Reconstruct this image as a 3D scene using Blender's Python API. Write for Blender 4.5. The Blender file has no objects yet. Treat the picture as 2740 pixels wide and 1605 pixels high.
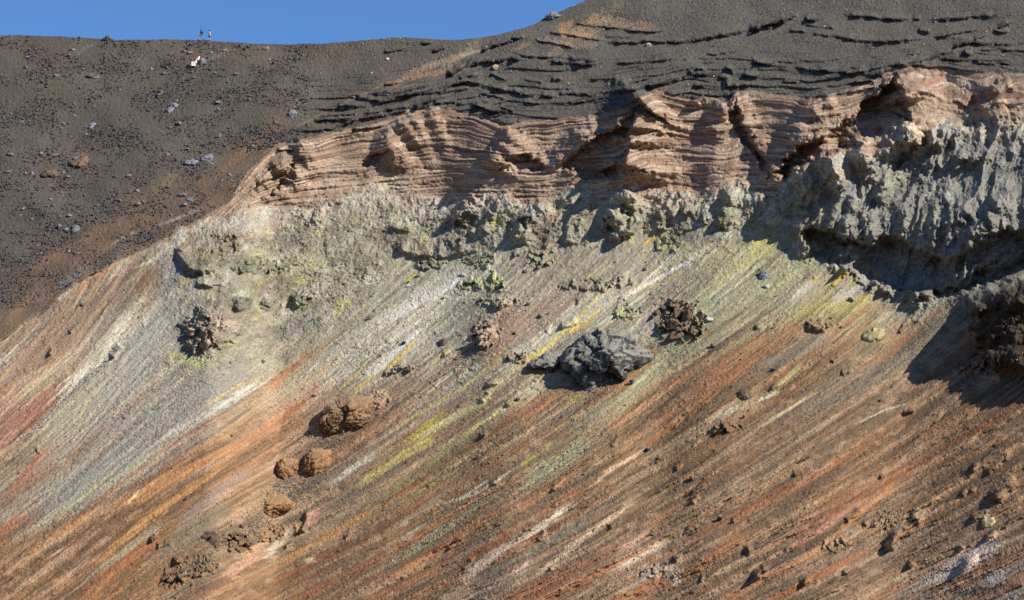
import bpy, math, random
import numpy as np
from mathutils import Vector, Matrix, Euler, noise as mnoise

# ------------------------------------------------------------------ camera, sky, sun, exposure
C = bpy.context.scene.collection
sc = bpy.context.scene
PITCH = math.radians(8.0)
HF = math.radians(10.0)
FPX = 1260 / math.tan(HF)
CAM = np.array([0.0, 0.0, 1.7])
FWD = np.array([0, math.cos(PITCH), math.sin(PITCH)])
RIGHT = np.array([1.0, 0, 0])
UP = np.array([0, -math.sin(PITCH), math.cos(PITCH)])
cd = bpy.data.cameras.new('camera'); cam = bpy.data.objects.new('camera', cd); C.objects.link(cam)
cam.location = CAM; cam.rotation_euler = (math.pi / 2 + PITCH, 0, 0)
cd.sensor_width = 36; cd.lens = 18 / math.tan(HF); cd.clip_start = 1; cd.clip_end = 20000
sc.camera = cam

SUN = Vector((0.73, -0.33, 0.60)).normalized()
SUN_EL = math.asin(SUN.z); SUN_AZ = math.atan2(SUN.x, SUN.y)
w = bpy.data.worlds.new('World'); sc.world = w; w.use_nodes = True
nt = w.node_tree; bg = nt.nodes['Background']
sky = nt.nodes.new('ShaderNodeTexSky'); sky.sky_type = 'NISHITA'; sky.sun_disc = False
sky.sun_elevation = SUN_EL; sky.sun_rotation = SUN_AZ
sky.altitude = 2500; sky.air_density = 1.0; sky.dust_density = 0.0; sky.ozone_density = 10.0
nt.links.new(sky.outputs[0], bg.inputs[0]); bg.inputs[1].default_value = 0.10
sl = bpy.data.lights.new('sun', 'SUN'); sl.energy = 5.0; sl.angle = math.radians(0.53); sl.color = (1, 0.965, 0.91)
so = bpy.data.objects.new('sun', sl); C.objects.link(so); so.location = (0, 0, 200)
so.rotation_euler = (-SUN).to_track_quat('-Z', 'Y').to_euler()
sc.view_settings.view_transform = 'Standard'; sc.view_settings.look = 'None'
sc.view_settings.exposure = 0.52; sc.view_settings.gamma = 1.0; sc.view_settings.use_curve_mapping = False

# ------------------------------------------------------------------ noise and small maths
rng = np.random.default_rng(7)
_perm = np.concatenate([rng.permutation(256)] * 2).astype(np.int32)
_ang = rng.uniform(0, 2 * np.pi, 256); _gx = np.cos(_ang).astype(np.float32); _gy = np.sin(_ang).astype(np.float32)

def pn(x, y, seed=0):
    x = np.asarray(x, np.float32) + seed * 17.31; y = np.asarray(y, np.float32) + seed * 9.73
    xi = np.floor(x); yi = np.floor(y); fx = x - xi; fy = y - yi
    xi = xi.astype(np.int32) & 255; yi = yi.astype(np.int32) & 255
    u = fx * fx * fx * (fx * (fx * 6 - 15) + 10); v = fy * fy * fy * (fy * (fy * 6 - 15) + 10)
    a = _perm[xi] + yi; b = _perm[(xi + 1) & 255] + yi
    def g(h, dx, dy):
        h = _perm[h & 511] if h.dtype != np.int32 else _perm[h % 512]
        return _gx[h] * dx + _gy[h] * dy
    n0 = g(a, fx, fy); n1 = g(b, fx - 1, fy); n2 = g(a + 1, fx, fy - 1); n3 = g(b + 1, fx - 1, fy - 1)
    p = n0 + (n1 - n0) * u; q = n2 + (n3 - n2) * u
    return (p + (q - p) * v) * 1.5

def fbm(x, y, seed=0, o=4, gain=0.5):
    r = 0; a = 1
    for k in range(o):
        r = r + a * pn(x * 2 ** k, y * 2 ** k, seed + 3 * k); a *= gain
    return r

def facets(x, y, seed=0, tilt=1.0):
    """broken rock: every cell is a tilted plane; returns height, edge distance and a random tone per cell"""
    x = np.asarray(x, np.float32); y = np.asarray(y, np.float32)
    x, y = x + .35 * fbm(x * .9, y * .9, 30 + seed, 3, .6), y + .35 * fbm(x * .9, y * .9, 50 + seed, 3, .6)
    xi = np.floor(x).astype(np.int32); yi = np.floor(y).astype(np.int32)
    r = np.random.default_rng(900 + seed).random((5, 1024)).astype(np.float32)
    f1 = np.full(x.shape, 9, np.float32); f2 = f1.copy(); h = np.zeros_like(f1); tn = np.zeros_like(f1)
    for i in (-1, 0, 1):
        for j in (-1, 0, 1):
            cx = xi + i; cy = yi + j
            k_ = ((cx * 73 + cy * 179 + (cx * cy) % 61) & 1023)
            dx = x - cx - r[0][k_]; dy = y - cy - r[1][k_]
            d = dx * dx + dy * dy; m = d < f1
            f2 = np.where(m, f1, np.minimum(f2, d)); f1 = np.where(m, d, f1)
            h = np.where(m, tilt * (dx * (r[2][k_] * 2 - 1) + dy * (r[3][k_] * 2 - 1)) + .45 * (r[4][k_] - .5), h); tn = np.where(m, r[4][k_], tn)
    return h, np.sqrt(f2) - np.sqrt(f1), tn

def ridged(x, y, seed=0, o=4, gain=.5):
    r = 0; a = 1; wgt = 1
    for k_ in range(o):
        n_ = np.clip(1 - np.abs(pn(x * 2 ** k_, y * 2 ** k_, seed + 3 * k_)) * 1.6, 0, 1) ** 2
        r = r + a * n_ * wgt; wgt = np.clip(n_ * 1.6, 0, 1); a *= gain
    return r

def sst(a, b, x):
    t = np.clip((x - a) / (b - a), 0, 1); return t * t * (3 - 2 * t)

def lin(c):
    c = np.asarray(c, float) / 255
    return np.where(c <= 0.04045, c / 12.92, ((c + 0.055) / 1.055) ** 2.4)

def curve(pts, x, smooth=0):
    p = np.array(pts, float); return np.interp(x, p[:, 0], p[:, 1])

# ------------------------------------------------------------------ map coordinates of the hillside
# u runs along the hillside, v down it (one unit is about 7 cm on the ground at the crest)
SKYL = [(-900, 120), (-300, 82), (34, 86), (150, 90), (250, 95), (300, 97.5), (400, 96.5), (500, 98.5), (600, 106), (700, 109),
        (800, 106), (900, 99), (960, 92), (1000, 91), (1060, 96), (1120, 97), (1180, 93), (1230, 84), (1270, 73),
        (1300, 66), (1325, 54), (1340, 43), (1362, 36), (1400, 19), (1450, -4), (1700, -60), (2100, -160), (2520, -230), (3500, -380)]
US = np.concatenate([np.arange(-900, -204, 24), np.arange(-204, -24, 6), np.arange(-24, 2544, 2.0), np.arange(2544, 2724, 6), np.arange(2724, 3500, 24)])
NR = 740
FR = np.concatenate([np.linspace(0, 1, NR), 1 + np.cumsum(np.concatenate([np.full(20, 0.004), np.full(20, 0.0128)]))])
skv = curve(SKYL, US)
k = np.exp(-np.linspace(-2, 2, 9) ** 2); k /= k.sum(); skv = np.convolve(np.pad(skv, 4, 'edge'), k, 'valid')
skv = skv + 1.2 * pn(US / 37, US * 0, 5) + (0.9 * pn(US / 9, US * 0, 6)) + 2.0 * sst(1290, 1330, US) * pn(US / 14, US * 0, 8)
U = np.broadcast_to(US[None, :], (len(FR), len(US))).astype(np.float32).copy()
V = (skv[None, :] + FR[:, None] * (1500 - skv[None, :])).astype(np.float32)
NY, NX = U.shape

# direction of the rills: they run down to the left, steep high up and flatter below
def Gv(v):
    v = np.asarray(v, np.float64)
    a, b = 1.05, 1.95
    x = np.clip((v - 650) / 750, 0, 1)
    return 1.05 * (np.minimum(v, 650) - 650) + 750 * (a * x + (b - a) * x * x / 2) + b * np.maximum(v - 1400, 0)
def Fu(u):
    u = np.asarray(u, np.float64)
    return np.where(u > 480, u, 480 - (480 - u) * (1 + 0.35 * np.clip((480 - u) / 300, 0, 1)))
WA = 14 * fbm(U / 620, V / 620, 11, 2)
_s0 = Fu(U) + Gv(V); _t0 = V - U * 0.55
WB = 7 * pn(_s0 / 60, _t0 / 420, 12) + 3 * pn(_s0 / 22, _t0 / 150, 13) + 3.5 * fbm(U / 28, V / 24, 14, 3, .6)
S = (Fu(U) + Gv(V) + WA + WB).astype(np.float32)       # across the rills
T = (V * 1.0 - U * 0.55).astype(np.float32)               # along the rills

def sn(l, al, seed):                                      # rill-aligned noise: l across, al along
    return pn(S / l, T / al, seed)

# ------------------------------------------------------------------ zones
TOPC = [(-900, 1400), (-200, 1010), (34, 815), (180, 700), (300, 640), (430, 575), (560, 500), (600, 440), (640, 392), (690, 350), (760, 342), (830, 322),
        (900, 312), (960, 290), (1010, 270), (1080, 264), (1130, 272), (1190, 286), (1240, 306), (1300, 298),
        (1400, 290), (1480, 280), (1540, 262), (1585, 234), (1620, 222), (1665, 234), (1710, 246), (1740, 236),
        (1785, 252), (1820, 226), (1900, 226), (1990, 242), (2060, 232), (2120, 212), (2160, 190), (2205, 165),
        (2260, 161), (2330, 172), (2420, 180), (2520, 184), (3500, 200)]
BOTC = [(-900, 1401), (-200, 1011), (34, 816), (180, 702), (300, 642), (430, 580), (520, 535), (600, 515), (680, 505), (760, 496), (850, 478), (930, 462), (1000, 476),
        (1100, 492), (1165, 488), (1210, 468), (1270, 492), (1330, 500), (1400, 466), (1480, 486), (1560, 462),
        (1640, 470), (1720, 470), (1790, 448), (1840, 462), (1890, 486), (1940, 450), (2000, 412), (2060, 388),
        (2130, 370), (2190, 345), (2250, 330), (2290, 312), (2400, 300), (2520, 300), (3500, 300)]
LOWC = [(-900, 1402), (-200, 1012), (34, 820), (180, 715), (300, 700), (400, 720), (440, 850), (500, 900), (600, 900), (700, 860), (800, 800), (880, 740), (960, 660), (1000, 632),
        (1180, 620), (1260, 590), (1300, 625), (1450, 600), (1540, 600), (1700, 575), (1850, 560), (1940, 590),
        (1975, 640), (2060, 680), (2200, 750), (2330, 760), (2400, 720), (2520, 680), (3500, 600)]
topc = (curve(TOPC, US)[None, :] + 5 * fbm(U / 40, V / 200, 21, 3)).astype(np.float32)
botc = (curve(BOTC, US)[None, :] + 20 * fbm(U / 60, V / 60, 22, 5, .6)).astype(np.float32)
lowc = (curve(LOWC, US)[None, :] + 26 * fbm(U / 70, V / 60, 23, 5, .6)).astype(np.float32)
def box(a, n):
    k = np.ones(n) / n
    return np.convolve(np.pad(a, (n // 2, n - 1 - n // 2), 'edge'), k, 'valid')
uu = np.arange(-900, 3500, 2.0)
def smoothc(P, n): return np.interp(US, uu, box(box(curve(P, uu), n), n))
tS = smoothc(TOPC, 45)[None, :]; bS = smoothc(BOTC, 60)[None, :]; lS = smoothc(LOWC, 80)[None, :]
mCliff = sst(-3, 3, V - topc) * sst(9, -9, V - botc)
mSul = sst(-9, 9, V - botc) * sst(60, -55, V - lowc) * sst(360, 460, U + 0.4 * (V - 600))
mAsh = sst(3, -3, V - topc)
mScree = np.clip(1 - mCliff - mSul - mAsh, 0, 1)

# ------------------------------------------------------------------ base depth (metres from camera along the view)
gz = 1.9 - 0.15 * sst(60, 300, V) + 0 * V
gz = gz + (0.85 - 1.75) * sst(-15, 15, V - tS) * sst(20, -20, V - bS) * sst(560, 680, U)
gz = gz + (1.05 - 1.75) * sst(-20, 20, V - bS) * sst(30, -30, V - lS) * sst(500, 700, U)
gz = gz + 0.25 * sst(60, -60, V - tS) * sst(900, 1300, U)
dv = np.diff(V.astype(np.float64), axis=0, prepend=V[:1])
D0 = 530 - 0.074 * (0.08 * (US - 500) + 0.26 * 200 * np.logaddexp(0, (US - 1150) / 200))
lnD = np.log(D0)[None, :] - 1.9 * (skv[None, :] - 98) / FPX - np.cumsum(gz * dv, axis=0) / FPX
D = np.exp(lnD).astype(np.float64)
# the slope turns towards the left lower down
D -= 0.004 * 200 * np.logaddexp(0, (U - 1000) / 200) * sst(400, 1500, V)

H = np.zeros_like(V, dtype=np.float64)

def tc(t, pts):
    ox = {'1': 30, '2': 700, '3': 1370, '4': 2020}[t[1]]; oy = {'A': 30, 'B': 400, 'C': 780, 'D': 1160}[t[0]]
    return [((ox + x / 3.6) * 0.9197, (oy + y / 3.6) * 0.9197) for x, y in pts]

def sub(x0, x1, y0, y1):
    c = np.where((US >= x0) & (US <= x1))[0]
    if len(c) == 0: return None
    c0, c1 = c[0], c[-1] + 1
    r = np.where((V[:, c0:c1].max(1) >= y0) & (V[:, c0:c1].min(1) <= y1))[0]
    if len(r) == 0: return None
    return (slice(r[0], r[-1] + 1), slice(c0, c1))

def poly_dist(x, y, pts):
    best = np.full(x.shape, 1e9, np.float32); side = np.zeros_like(best); along = np.zeros_like(best)
    L = 0; tot = sum(math.dist(pts[i], pts[i + 1]) for i in range(len(pts) - 1)) or 1
    for (ax, ay), (bx, by) in zip(pts[:-1], pts[1:]):
        dx, dy = bx - ax, by - ay; l = math.hypot(dx, dy) or 1e-6
        t = np.clip(((x - ax) * dx + (y - ay) * dy) / (l * l), 0, 1)
        ex = x - (ax + t * dx); ey = y - (ay + t * dy); d = np.hypot(ex, ey)
        m = d < best
        best = np.where(m, d, best); side = np.where(m, (ex * -dy + ey * dx) / l, side)
        along = np.where(m, (L + t * l) / tot, along); L += l
    return best, side, along

# relief: the ground stands out by h above a line and drops back below it over a short distance
def ledge(pts, h, up, down, sd=(-0.5, 1), jit=3.0, seed=0, tail=True):
    m = max(up, down) + 12
    xs = [p[0] for p in pts]; ys = [p[1] for p in pts]
    sl_ = sub(min(xs) - m, max(xs) + m, min(ys) - m, max(ys) + m)
    if sl_ is None: return
    x = U[sl_]; y = V[sl_]
    jx = jit * pn(x / 14, y / 14, 40 + seed) + 0.4 * jit * pn(x / 5, y / 5, 41 + seed)
    jy = jit * pn(x / 14, y / 14, 42 + seed) + 0.4 * jit * pn(x / 5, y / 5, 43 + seed)
    d, s, a = poly_dist(x + jx, y + jy, pts)
    dx = pts[-1][0] - pts[0][0]; dy = pts[-1][1] - pts[0][1]
    sgn = 1 if (-dy * sd[0] + dx * sd[1]) > 0 else -1
    below = np.where(np.sign(s) * sgn > 0, d, -d)
    p = np.where(below < 0, sst(-up, 0, below) ** 1.5, 1 - sst(0, down, below))
    e = np.minimum(sst(0, 0.12, a), sst(1, 0.88, a)) if tail else 1
    H[sl_] += h * p * (0.15 + 0.85 * e) * np.clip(.9 + .7 * pn(a * max(abs(dx), abs(dy)) / 26, a * 0 + .5, 47 + seed), .35, 1.35)

def dome(cx, cy, rx, ry, h, rot=0, pw=2.0, seed=0, jit=0.25):
    m = max(rx, ry) * 1.5; sl_ = sub(cx - m, cx + m, cy - m, cy + m)
    if sl_ is None: return
    x = U[sl_] - cx; y = V[sl_] - cy; c, s = math.cos(rot), math.sin(rot)
    a = (x * c + y * s) / rx; b = (-x * s + y * c) / ry
    r = np.sqrt(a * a + b * b) * (1 + jit * fbm(U[sl_] / (rx * .5), V[sl_] / (ry * .5), 60 + seed, 3))
    H[sl_] += h * np.clip(1 - r ** pw, 0, 1) ** 0.7

# colours, authored as seen under the sun and turned into surface reflectance below
COL = np.zeros((NY, NX, 3), np.float32)
def setc(mask, c): COL[...] = COL * (1 - mask[..., None]) + mask[..., None] * lin(c).astype(np.float32)
def mixf(sl_, m, c):
    COL[sl_] = COL[sl_] * (1 - m[..., None]) + m[..., None] * lin(c).astype(np.float32)

def stroke(pts, wd, c, al=0.85, soft=0.5, jit=0.3, seed=0, zone=None, fine=0.22):
    xs = [p[0] for p in pts]; ys = [p[1] for p in pts]; m = wd * 1.3 + 12
    sl_ = sub(min(xs) - m, max(xs) + m, min(ys) - m, max(ys) + m)
    if sl_ is None: return
    d, s, a = poly_dist(U[sl_], V[sl_], pts)
    ss = S[sl_]; tt = T[sl_]
    d = d + wd * jit * (pn(ss / (wd * .35 + 4), tt / (wd * 2 + 40), 70 + seed) + 0.5 * pn(ss / 6, tt / 60, 71 + seed) + 0.4 * pn(U[sl_] / 9, V[sl_] / 9, 72 + seed))
    d = d + min(wd * .12, 3.5) * (pn(U[sl_] / 4.2, V[sl_] / 4.2, 75 + seed) + 1.2 * pn(ss / 3.6, tt / 26, 76 + seed))
    mk = sst(wd * 0.5, wd * 0.5 * (1 - soft), d)
    mk = mk * np.clip(1 - fine + fine * 2 * (0.5 + pn(ss / 5, tt / 50, 73 + seed) + 0.5 * pn(U[sl_] / 4, V[sl_] / 4, 74 + seed)), 0, 1)
    a = a + .16 * (pn(ss / 7, tt / 90, 77 + seed) + .6 * pn(ss / 3.5, tt / 50, 78 + seed)); e = np.minimum(sst(-.02, .28, a), sst(1.02, .72, a))
    mk = mk * al * e
    if zone is not None: mk = mk * zone[sl_]
    mixf(sl_, mk, c)

def blob(cx, cy, rx, ry, c, al=0.8, rot=-0.7, seed=0, jit=0.9):
    m = max(rx, ry) * 2.0 + 6; sl_ = sub(cx - m, cx + m, cy - m, cy + m)
    if sl_ is None: return
    x = U[sl_] - cx; y = V[sl_] - cy; co, s = math.cos(rot), math.sin(rot)
    a = (x * co + y * s) / rx; b = (-x * s + y * co) / ry
    r = np.sqrt(a * a + b * b) + jit * 0.6 * fbm(U[sl_] / 15, V[sl_] / 15, 80 + seed, 5, .7)
    mixf(sl_, al * .85 * sst(1.1, 0.45, r) * sst(-.35, .2, fbm(U[sl_] / 8, V[sl_] / 7, 90 + seed, 3, .65)), c)

# ---- ash slope colours
n1 = fbm(U / 220, V / 160, 101, 4); n2 = fbm(U / 40, V / 30, 102, 4)
setc(np.ones_like(V), (98, 89, 77))
setc(np.clip(0.5 + 1.0 * n1 + 0.3 * n2, 0, 1) * 0.6, (112, 100, 84))
setc(sst(700, 1300, U) * 0.8, (108, 102, 90))
setc(sst(420, 60, U + 0.2 * V) * 0.5 * np.clip(0.5 + n2, 0, 1), (98, 86, 74))
setc(sst(0.1, 0.9, fbm(S / 90, T / 500, 103, 3)) * 0.4, (118, 108, 92))
# brown change towards the coloured ground on the left
dA = topc - V
bz = sst(170, 10, dA + 50 * fbm(S / 60, T / 300, 104, 3)) * sst(760, 560, U + 0.0 * V)
setc(bz * 0.85, (124, 98, 74))
setc(bz * sst(0.0, 0.7, sn(40, 260, 105) + 0.3 * sn(10, 120, 106)) * 0.7, (148, 114, 80))
setc(bz * sst(0.15, 0.7, sn(30, 200, 107) + 0.3 * n2) * 0.6, (108, 96, 86))

# ---- scree colours: bands running down the slope
scree = 1 - mAsh
a1 = sn(70, 800, 111) + 0.55 * sn(26, 420, 112) + 0.35 * sn(9, 200, 113)
a2 = sn(55, 700, 114) + 0.6 * sn(18, 350, 115) + 0.4 * sn(7, 160, 116)
a3 = sn(40, 600, 117) + 0.6 * sn(14, 260, 118) + 0.5 * sn(5, 120, 119)
a4 = sn(24, 500, 120) + 0.6 * sn(9, 200, 121) + 0.4 * sn(4.5, 90, 122)
UL = [(1100, 700, (156, 148, 120)), (1000, 680, (150, 146, 116)), (960, 850, (184, 178, 158)), (860, 930, (170, 160, 136)), (1060, 760, (190, 184, 164)), (1250, 700, (152, 140, 120)), (1250, 850, (164, 138, 112)),
      (1350, 770, (170, 142, 118)), (1450, 700, (150, 140, 124)), (1560, 650, (146, 138, 116)), (1400, 880, (162, 146, 116)), (1650, 700, (166, 158, 132)), (1800, 650, (170, 164, 108)), (1560, 790, (150, 142, 130)), (1750, 790, (152, 150, 120)),
      (1950, 720, (162, 160, 124)), (2080, 720, (168, 158, 104)), (2250, 770, (164, 158, 130)), (2100, 860, (136, 120, 98)), (2300, 830, (138, 128, 110)), (1900, 850, (152, 128, 96)), (1700, 960, (164, 130, 94)), (1950, 980, (146, 116, 84)), (2250, 960, (140, 116, 90)),
      (1100, 1000, (160, 142, 124)), (1250, 1000, (158, 138, 116)), (1350, 1030, (166, 126, 90)), (1500, 1020, (158, 146, 118)), (1550, 1100, (160, 128, 92)), (1750, 1120, (148, 116, 84)), (2050, 1100, (140, 110, 82)), (2350, 1100, (138, 108, 82)),
      (700, 950, (172, 146, 110)), (700, 1050, (166, 124, 84)), (850, 1050, (150, 128, 100)), (950, 1150, (156, 138, 114)), (1100, 1130, (164, 150, 106)), (600, 1150, (154, 112, 74)), (450, 1250, (142, 104, 70)), (250, 1350, (134, 98, 68)), (100, 1300, (142, 110, 82)), (150, 1150, (146, 140, 124)),
      (350, 1080, (142, 138, 128)), (500, 980, (140, 138, 134)), (350, 930, (142, 140, 134)), (250, 860, (176, 162, 134)), (100, 900, (174, 138, 108)), (80, 1000, (168, 122, 94)), (150, 1050, (158, 150, 118)), (650, 1300, (156, 130, 102)), (800, 1220, (162, 144, 120)), (750, 1400, (158, 122, 90)),
      (950, 1300, (158, 118, 82)), (1100, 1250, (152, 116, 80)), (1250, 1180, (148, 132, 100)), (1150, 1380, (152, 112, 80)), (1400, 1200, (154, 118, 84)), (1400, 1330, (172, 146, 122)), (1300, 1420, (168, 142, 122)), (1600, 1230, (150, 120, 90)), (1700, 1350, (166, 136, 108)), (1900, 1250, (148, 116, 86)), (2000, 1400, (158, 122, 92)),
      (2200, 1230, (142, 110, 82)), (2350, 1250, (146, 114, 86)), (2250, 1380, (158, 134, 112)), (2450, 1400, (180, 168, 160)), (2420, 1330, (150, 124, 104)), (1850, 1430, (162, 132, 106)), (300, 1440, (160, 122, 84)), (34, 1440, (132, 98, 68)), (560, 900, (146, 146, 120)), (700, 850, (150, 148, 112)), (640, 800, (150, 150, 118))]
num = np.zeros((NY, NX, 3), np.float32); den_ = np.full((NY, NX), 1e-6, np.float32)
for (u_, v_, c_) in UL:
    s_ = float(Fu(u_) + Gv(v_)); t_ = v_ - .55 * u_
    wg = np.exp(-(((S - s_) / 75) ** 2 + ((T - t_) / 170) ** 2)).astype(np.float32) + 1e-4 * np.exp(-((U - u_) ** 2 + (V - v_) ** 2) / 400. ** 2).astype(np.float32)
    num += wg[..., None] * lin(c_).astype(np.float32); den_ += wg
num /= den_[..., None]
COL[...] = COL * (1 - scree[..., None]) + num * scree[..., None]
KP = .58 - .12 * sst(1000, 1200, V + .32 * (U - 1250) * (U > 1250))
COL[...] *= (1 - .22 * scree * sst(1000, 1250, V + .25 * (U - 1000)))[..., None]
warm = sst(800, 1050, V + .32 * (U - 1250) * (U > 1250) + .0 * U)
def pal(m, cw, cg, al): setc(scree * m * al * KP * warm, cw); setc(scree * m * al * KP * (1 - warm), cg)
pal(sst(-.1, .6, a1), (160, 114, 74), (138, 134, 120), .9); pal(sst(0, .7, a2), (98, 76, 56), (190, 186, 166), 1.1); pal(sst(.1, .8, a3), (178, 142, 116), (160, 148, 112), .9)
pal(sst(.1, .7, -a1), (132, 112, 92), (160, 156, 132), .8); pal(sst(.3, .9, -a2), (196, 170, 138), (158, 144, 112), .85); pal(sst(.4, .9, -a3), (144, 92, 62), (164, 134, 112), .9)
pal(sst(.3, .8, a4), (96, 78, 62), (104, 98, 88), 1.1); pal(sst(.4, .9, -a4), (188, 164, 134), (190, 176, 112), .8)
pal(sst(.1, .7, fbm(U / 60, V / 40, 124, 5, .6)), (128, 102, 80), (134, 126, 106), .8)
pal(sst(.1, .7, fbm(U / 45, V / 34, 125, 5, .6)), (170, 128, 90), (166, 158, 134), .7)

# ---- sulphur crags
q1 = fbm(U / 70, V / 50, 131, 5, .6); q2 = fbm(U / 34, V / 30, 132, 5, .6); q3 = fbm(U / 110, V / 70, 133, 4, .6)
setc(mSul, (158, 149, 124))
setc(mSul * sst(0, .6, q1) * .8, (130, 120, 100))
setc(mSul * sst(0, .6, -q1) * .8, (180, 172, 146))
setc(mSul * sst(0.1, .7, q2) * .6, (148, 138, 98))
setc(mSul * sst(0.15, .7, q3) * .6, (130, 114, 94))
setc(mSul * sst(0.35, .8, -q2) * .6, (192, 190, 166))
setc(mSul * sst(0.5, .95, q2 - .3 * q3) * .6, (184, 184, 118))
setc(mSul * sst(1960, 2150, U) * .6, (130, 132, 130))
setc(mSul * sst(75, 0, V - botc) * np.clip(.6 + q2, 0, 1) * .85, (204, 196, 176))

setc(mSul * sst(90, 5, V - botc + 30 * fbm(U / 40, V / 60, 134, 3)) * sst(-.1, .4, fbm(U / 60, V / 40, 135, 4)) * .7, (190, 160, 134))
# ---- layered pink cliff
depth_in = np.clip((V - topc) / np.maximum(botc - topc, 30), 0, 1)
bc = smoothc(TOPC, 18)[None, :] + 0 * V
wdn = 0.95 - 0.75 * np.clip((V - tS) / np.maximum(bS - tS, 60), 0, 1.2)
Bd = V - (bc - 300) * wdn + 0.02 * (U - 1300) + 5 * fbm(U / 90, V / 60, 141, 3)
st1 = pn(Bd / 9, U / 260, 142); st2 = pn(Bd / 4.2, U / 130, 143); st3 = pn(Bd / 24, U / 500, 144); st4 = pn(Bd / 2.4, U / 70, 145)
setc(mCliff, (166, 135, 108))
setc(mCliff * sst(0, .5, st3) * .6, (164, 124, 98))
setc(mCliff * sst(0.0, .5, st1) * .6, (188, 158, 130))
setc(mCliff * sst(0.15, .6, -st1) * .75, (132, 98, 76))
setc(mCliff * sst(0.2, .6, st2) * .55, (196, 168, 142))
setc(mCliff * sst(0.25, .6, -st2) * .6, (116, 88, 70))
setc(mCliff * sst(0.3, .7, st4) * .35, (120, 96, 78))
for k_, (la, lb, sdl, am, cc_) in enumerate([(8, 420, 151, .8, (104, 78, 60)), (13, 520, 152, .75, (120, 88, 66)), (5.5, 300, 153, .6, (98, 76, 60)), (10, 380, 154, .7, (204, 178, 152)), (19, 600, 155, .6, (146, 104, 80))]):
    nn_ = pn(Bd / la, U / lb, sdl)
    ln_ = sst(.10, .03, np.abs(nn_)) * sst(-.3, .2, pn(U / 70, Bd / 12, sdl + 10))
    setc(mCliff * am * ln_, cc_)
setc(mCliff * sst(.2, .8, q1) * .4, (150, 112, 88))
setc(mCliff * sst(.55, .95, depth_in) * sst(-.1, .5, q2) * .55, (190, 150, 124))
setc(mCliff * sst(.35, .8, fbm(U / 60, Bd / 14, 146, 3)) * .5, (176, 112, 84))
setc(mCliff * sst(2240, 2340, U - (V - 300) * .4) * sst(250, 330, V) * .6, (148, 138, 118))

f1 = sn(7, 300, 161) + .5 * sn(4, 150, 162); f2_ = sn(6, 260, 163) + .5 * sn(3.5, 120, 164)
low = mScree * sst(900, 1150, V + .3 * (U - 1250) * (U > 1250))
setc(low * sst(.25, .7, f1) * .5, (190, 154, 118)); setc(low * sst(.25, .7, f2_) * .55, (88, 66, 50))
setc(low * sst(.0, .7, sn(62, 620, 165) + .4 * sn(20, 260, 166)) * .75, (160, 104, 64)); setc(low * sst(.1, .7, sn(50, 560, 167) + .5 * fbm(U / 40, V / 30, 168, 4)) * .65, (112, 92, 74)); setc(low * sst(.15, .7, sn(44, 420, 169) + .5 * fbm(U / 40, V / 30, 170, 4)) * .6, (182, 148, 118)); setc((mScree - low).clip(0, 1) * sst(.35, .8, f1) * .6, (200, 194, 172)); setc((mScree - low).clip(0, 1) * sst(.35, .8, f2_) * .55, (104, 98, 84))
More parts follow.
